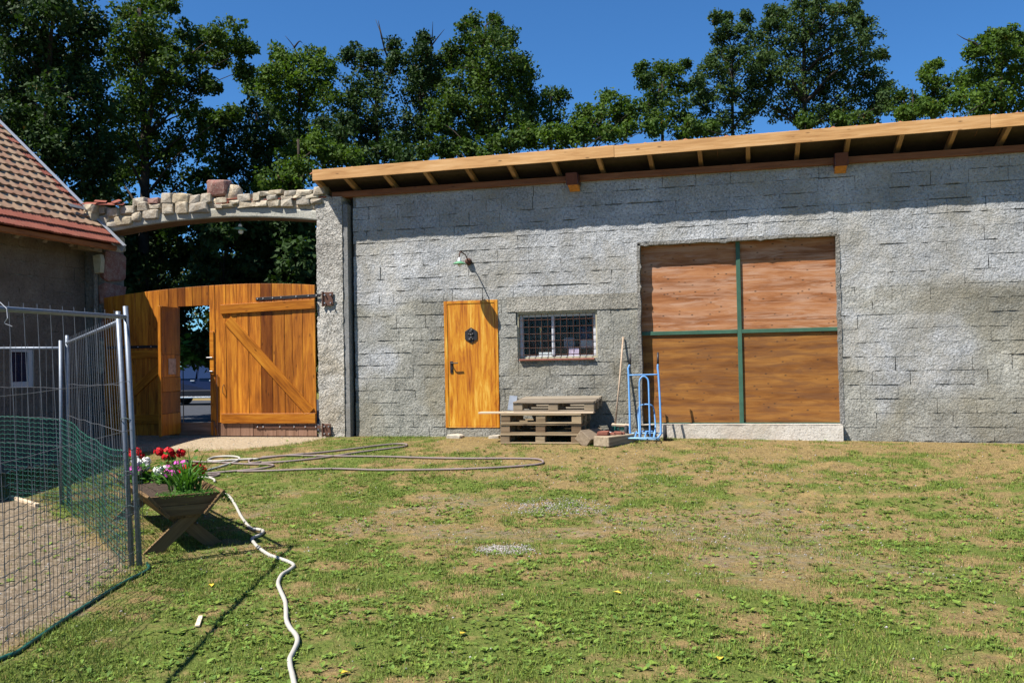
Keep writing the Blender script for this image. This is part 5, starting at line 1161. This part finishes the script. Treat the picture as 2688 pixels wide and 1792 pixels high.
# ================================================================= lawn: blades, weeds, pebbles
R=np.random.default_rng(5)
def scatter(n,x0=-13.,x1=6.2,y0=2.6,y1=13.93,pw=1.25):
    y=y0+(y1-y0)*R.random(n)**pw; x=x0+(x1-x0)*R.random(n)
    # keep to a generous wedge round the view
    ok=(x>-.72*y-1.6)&(x<.36*y+1.6); return x[ok],y[ok]
x,y=scatter(1150000); g,s,w_=cover(x,y)
clump=fbm(x*3.2,y*3.2,0,3,91); dens=np.clip(.06+1.3*g*np.clip(.5+4.*(clump-.48),.0,1.3),0,1)*(1-.93*s)*(1-.86*w_)+.42*np.clip(.3+3*(fbm(x*4.1,y*4.1,0,3,92)-.42),0,1)*(1-s)*(1-.8*w_)
ok=R.random(len(x))<dens; x,y,g,clump=x[ok],y[ok],g[ok],clump[ok]; n=len(x)
isg=R.random(n)<np.clip(.12+1.15*(g-.12),0,.88)
hgt_=np.where(isg,.012+.026*R.random(n)**1.5,.006+.013*R.random(n)); hgt_*=(.75+.6*clump); wd=.0022+.0022*R.random(n)
a=R.random(n)*2*PI; ln=R.normal(0,.65,n)*hgt_; bx_,by_=np.cos(a)*wd,np.sin(a)*wd; z=gz(x,y)-.002
V=np.stack([np.stack([x-bx_,y-by_,z],1),np.stack([x+bx_,y+by_,z],1),np.stack([x-by_/wd*ln,y+bx_/wd*ln,z+hgt_],1)],1).reshape(-1,3)
t=R.random((n,1)); dr=np.array([.285,.21,.088])*(.65+.75*t)+np.array([.04,.01,0])*R.random((n,1)); gr_=np.array([.115,.180,.032])*(.55+.9*t)+np.array([.08,.05,0])*R.random((n,1))**2
c=np.where(isg[:,None],gr_,dr); c=np.concatenate([c,np.ones((n,1))],1)
tag(npmesh('grass',V,np.arange(3*n).reshape(-1,3),M['blade'],None,np.repeat(c,3,0)),'short mown grass, half dried to straw','grass',kind='stuff')
print('blades',n)
# rosettes of plantain and clover
x,y=scatter(215000); g,s,w_=cover(x,y); cl=fbm(x*1.6,y*1.6,0,3,95)
ok=R.random(len(x))<np.clip(.85*(cl-.27),0,1)*np.clip(.45+g,0,1)*(1-.95*s)*(1-.75*w_)*np.clip((13.9-y)*.22,.06,1); x,y=x[ok],y[ok]; n=len(x); nl=6
X=np.repeat(x,nl); Y=np.repeat(y,nl); Z=gz(X,Y); a=R.random(n*nl)*2*PI; L=np.repeat(.013+.034*R.random(n)**1.8,nl)*(.6+.7*R.random(n*nl)); up=.18+.55*R.random(n*nl); W=L*(.17+.15*R.random(n*nl))
dx,dy=np.cos(a),np.sin(a); px_,py_=-dy,dx
def pt(f,h,w__): return np.stack([X+dx*L*f+px_*w__,Y+dy*L*f+py_*w__,Z+.004+h],1)
V=np.stack([pt(0,0,0*W),pt(.5,L*up*.62,W),pt(.5,L*up*.52,0*W),pt(.5,L*up*.62,-W),pt(1.,L*up*.72,0*W)],1).reshape(-1,3)
b=np.arange(n*nl)*5; Fq=np.concatenate([np.stack([b,b+2,b+1],1),np.stack([b,b+3,b+2],1),np.stack([b+1,b+2,b+4],1),np.stack([b+2,b+3,b+4],1)])
print('weeds tri',n*nl*4); t=np.repeat(R.random(n),nl)[:,None]; c=np.array([.105,.185,.036])*(.60+.75*t)+np.array([.07,.05,.0])*R.random((n*nl,1)); c=np.concatenate([c,np.ones((n*nl,1))],1)
tag(npmesh('weeds',V,Fq,M['blade'],None,np.repeat(c,5,0)),'low plantain and clover rosettes spread through the lawn','weeds',kind='stuff'); print('weeds',n)
# pebbles
oc=np.array([(1,0,0),(-1,0,0),(0,1,0),(0,-1,0),(0,0,1),(0,0,-1)],float); of=np.array([(0,2,4),(2,1,4),(1,3,4),(3,0,4),(2,0,5),(1,2,5),(3,1,5),(0,3,5)])
x,y=scatter(60000); g,s,w_=cover(x,y); gv=fbm(x*1.5,y*1.5,0,3,97)
pc=[]; 
for px,py,r_ in ((1455,1330,.58),(1325,1442,.26),(1620,1240,1.0),(1950,1235,.9),(1500,1240,.8)): q=gp(px,py); pc.append((q[0],q[1],r_))
near=np.zeros(len(x))
for a_,b_,r_ in pc: near=np.maximum(near,np.exp(-(((x-a_)/1.6)**2+(y-b_)**2)/r_**2*1.5))
ok=R.random(len(x))<np.clip(.05+.30*s+.55*w_*gv+.6*near+.22*sst(3.2,4.4,D-y)*sst(7.8,5.8,D-y)*sst(.42,.6,gv),0,1); x,y,near=x[ok],y[ok],near[ok]
# a dense heap in the small gravel patches
ex=[(lambda a_2,q_2:np.stack([np.cos(a_2)*q_2,np.sin(a_2)*q_2],1))(R.random(1500)*2*PI,R.random(1500)**.62*(.75+.5*R.random(1500)))*np.array([r_*.95,r_*.75])+np.array([a_,b_]) for a_,b_,r_ in pc[:2]]; ex=np.concatenate(ex); x=np.concatenate([x,ex[:,0]]); y=np.concatenate([y,ex[:,1]])
n=len(x); sz=.003+.010*R.random(n)**3; jit=1+.5*(R.random((n,6,1))-.5); P=oc[None]*sz[:,None,None]*jit; P[:,:,2]*=.7
P+=np.stack([x,y,gz(x,y)+sz*.25],1)[:,None,:]; Fq=(of[None]+(np.arange(n)*6)[:,None,None]).reshape(-1,3)
tag(npmesh('pebbles',P.reshape(-1,3),Fq,M['pebble']),'small pale pebbles strewn over bare patches of ground','pebbles',kind='stuff'); print('pebbles',n)
# fallen yellow leaves and a wood chip
for i,(px,py) in enumerate(((555,1540),(905,1772),(1620,1560),(1890,1735),(1215,1668))):
    c=wp(px,py,.012); R2=random.Random(i); a=R2.uniform(0,6.28); s=.035
    tag(MB().add([(c[0]+s*math.cos(a),c[1]+s*math.sin(a),c[2]),(c[0]-s*.6*math.sin(a),c[1]+s*.6*math.cos(a),c[2]+.012),(c[0]-s*math.cos(a),c[1]-s*math.sin(a),c[2]+.004),(c[0]+s*.6*math.sin(a),c[1]-s*.6*math.cos(a),c[2]+.014)],[(0,1,2,3)]).build('fallen_leaf',M['leafyellow'],None),'curled yellow leaf fallen on the lawn','leaf','fallen yellow leaves')
tag(board('wood_chip',wp(518,1648,.012),wp(527,1622,.012),.03,.012,(0,0,1),M['plankpale'],None,.002),'pale splinter of wood lying on the lawn near the white hose','wood chip')
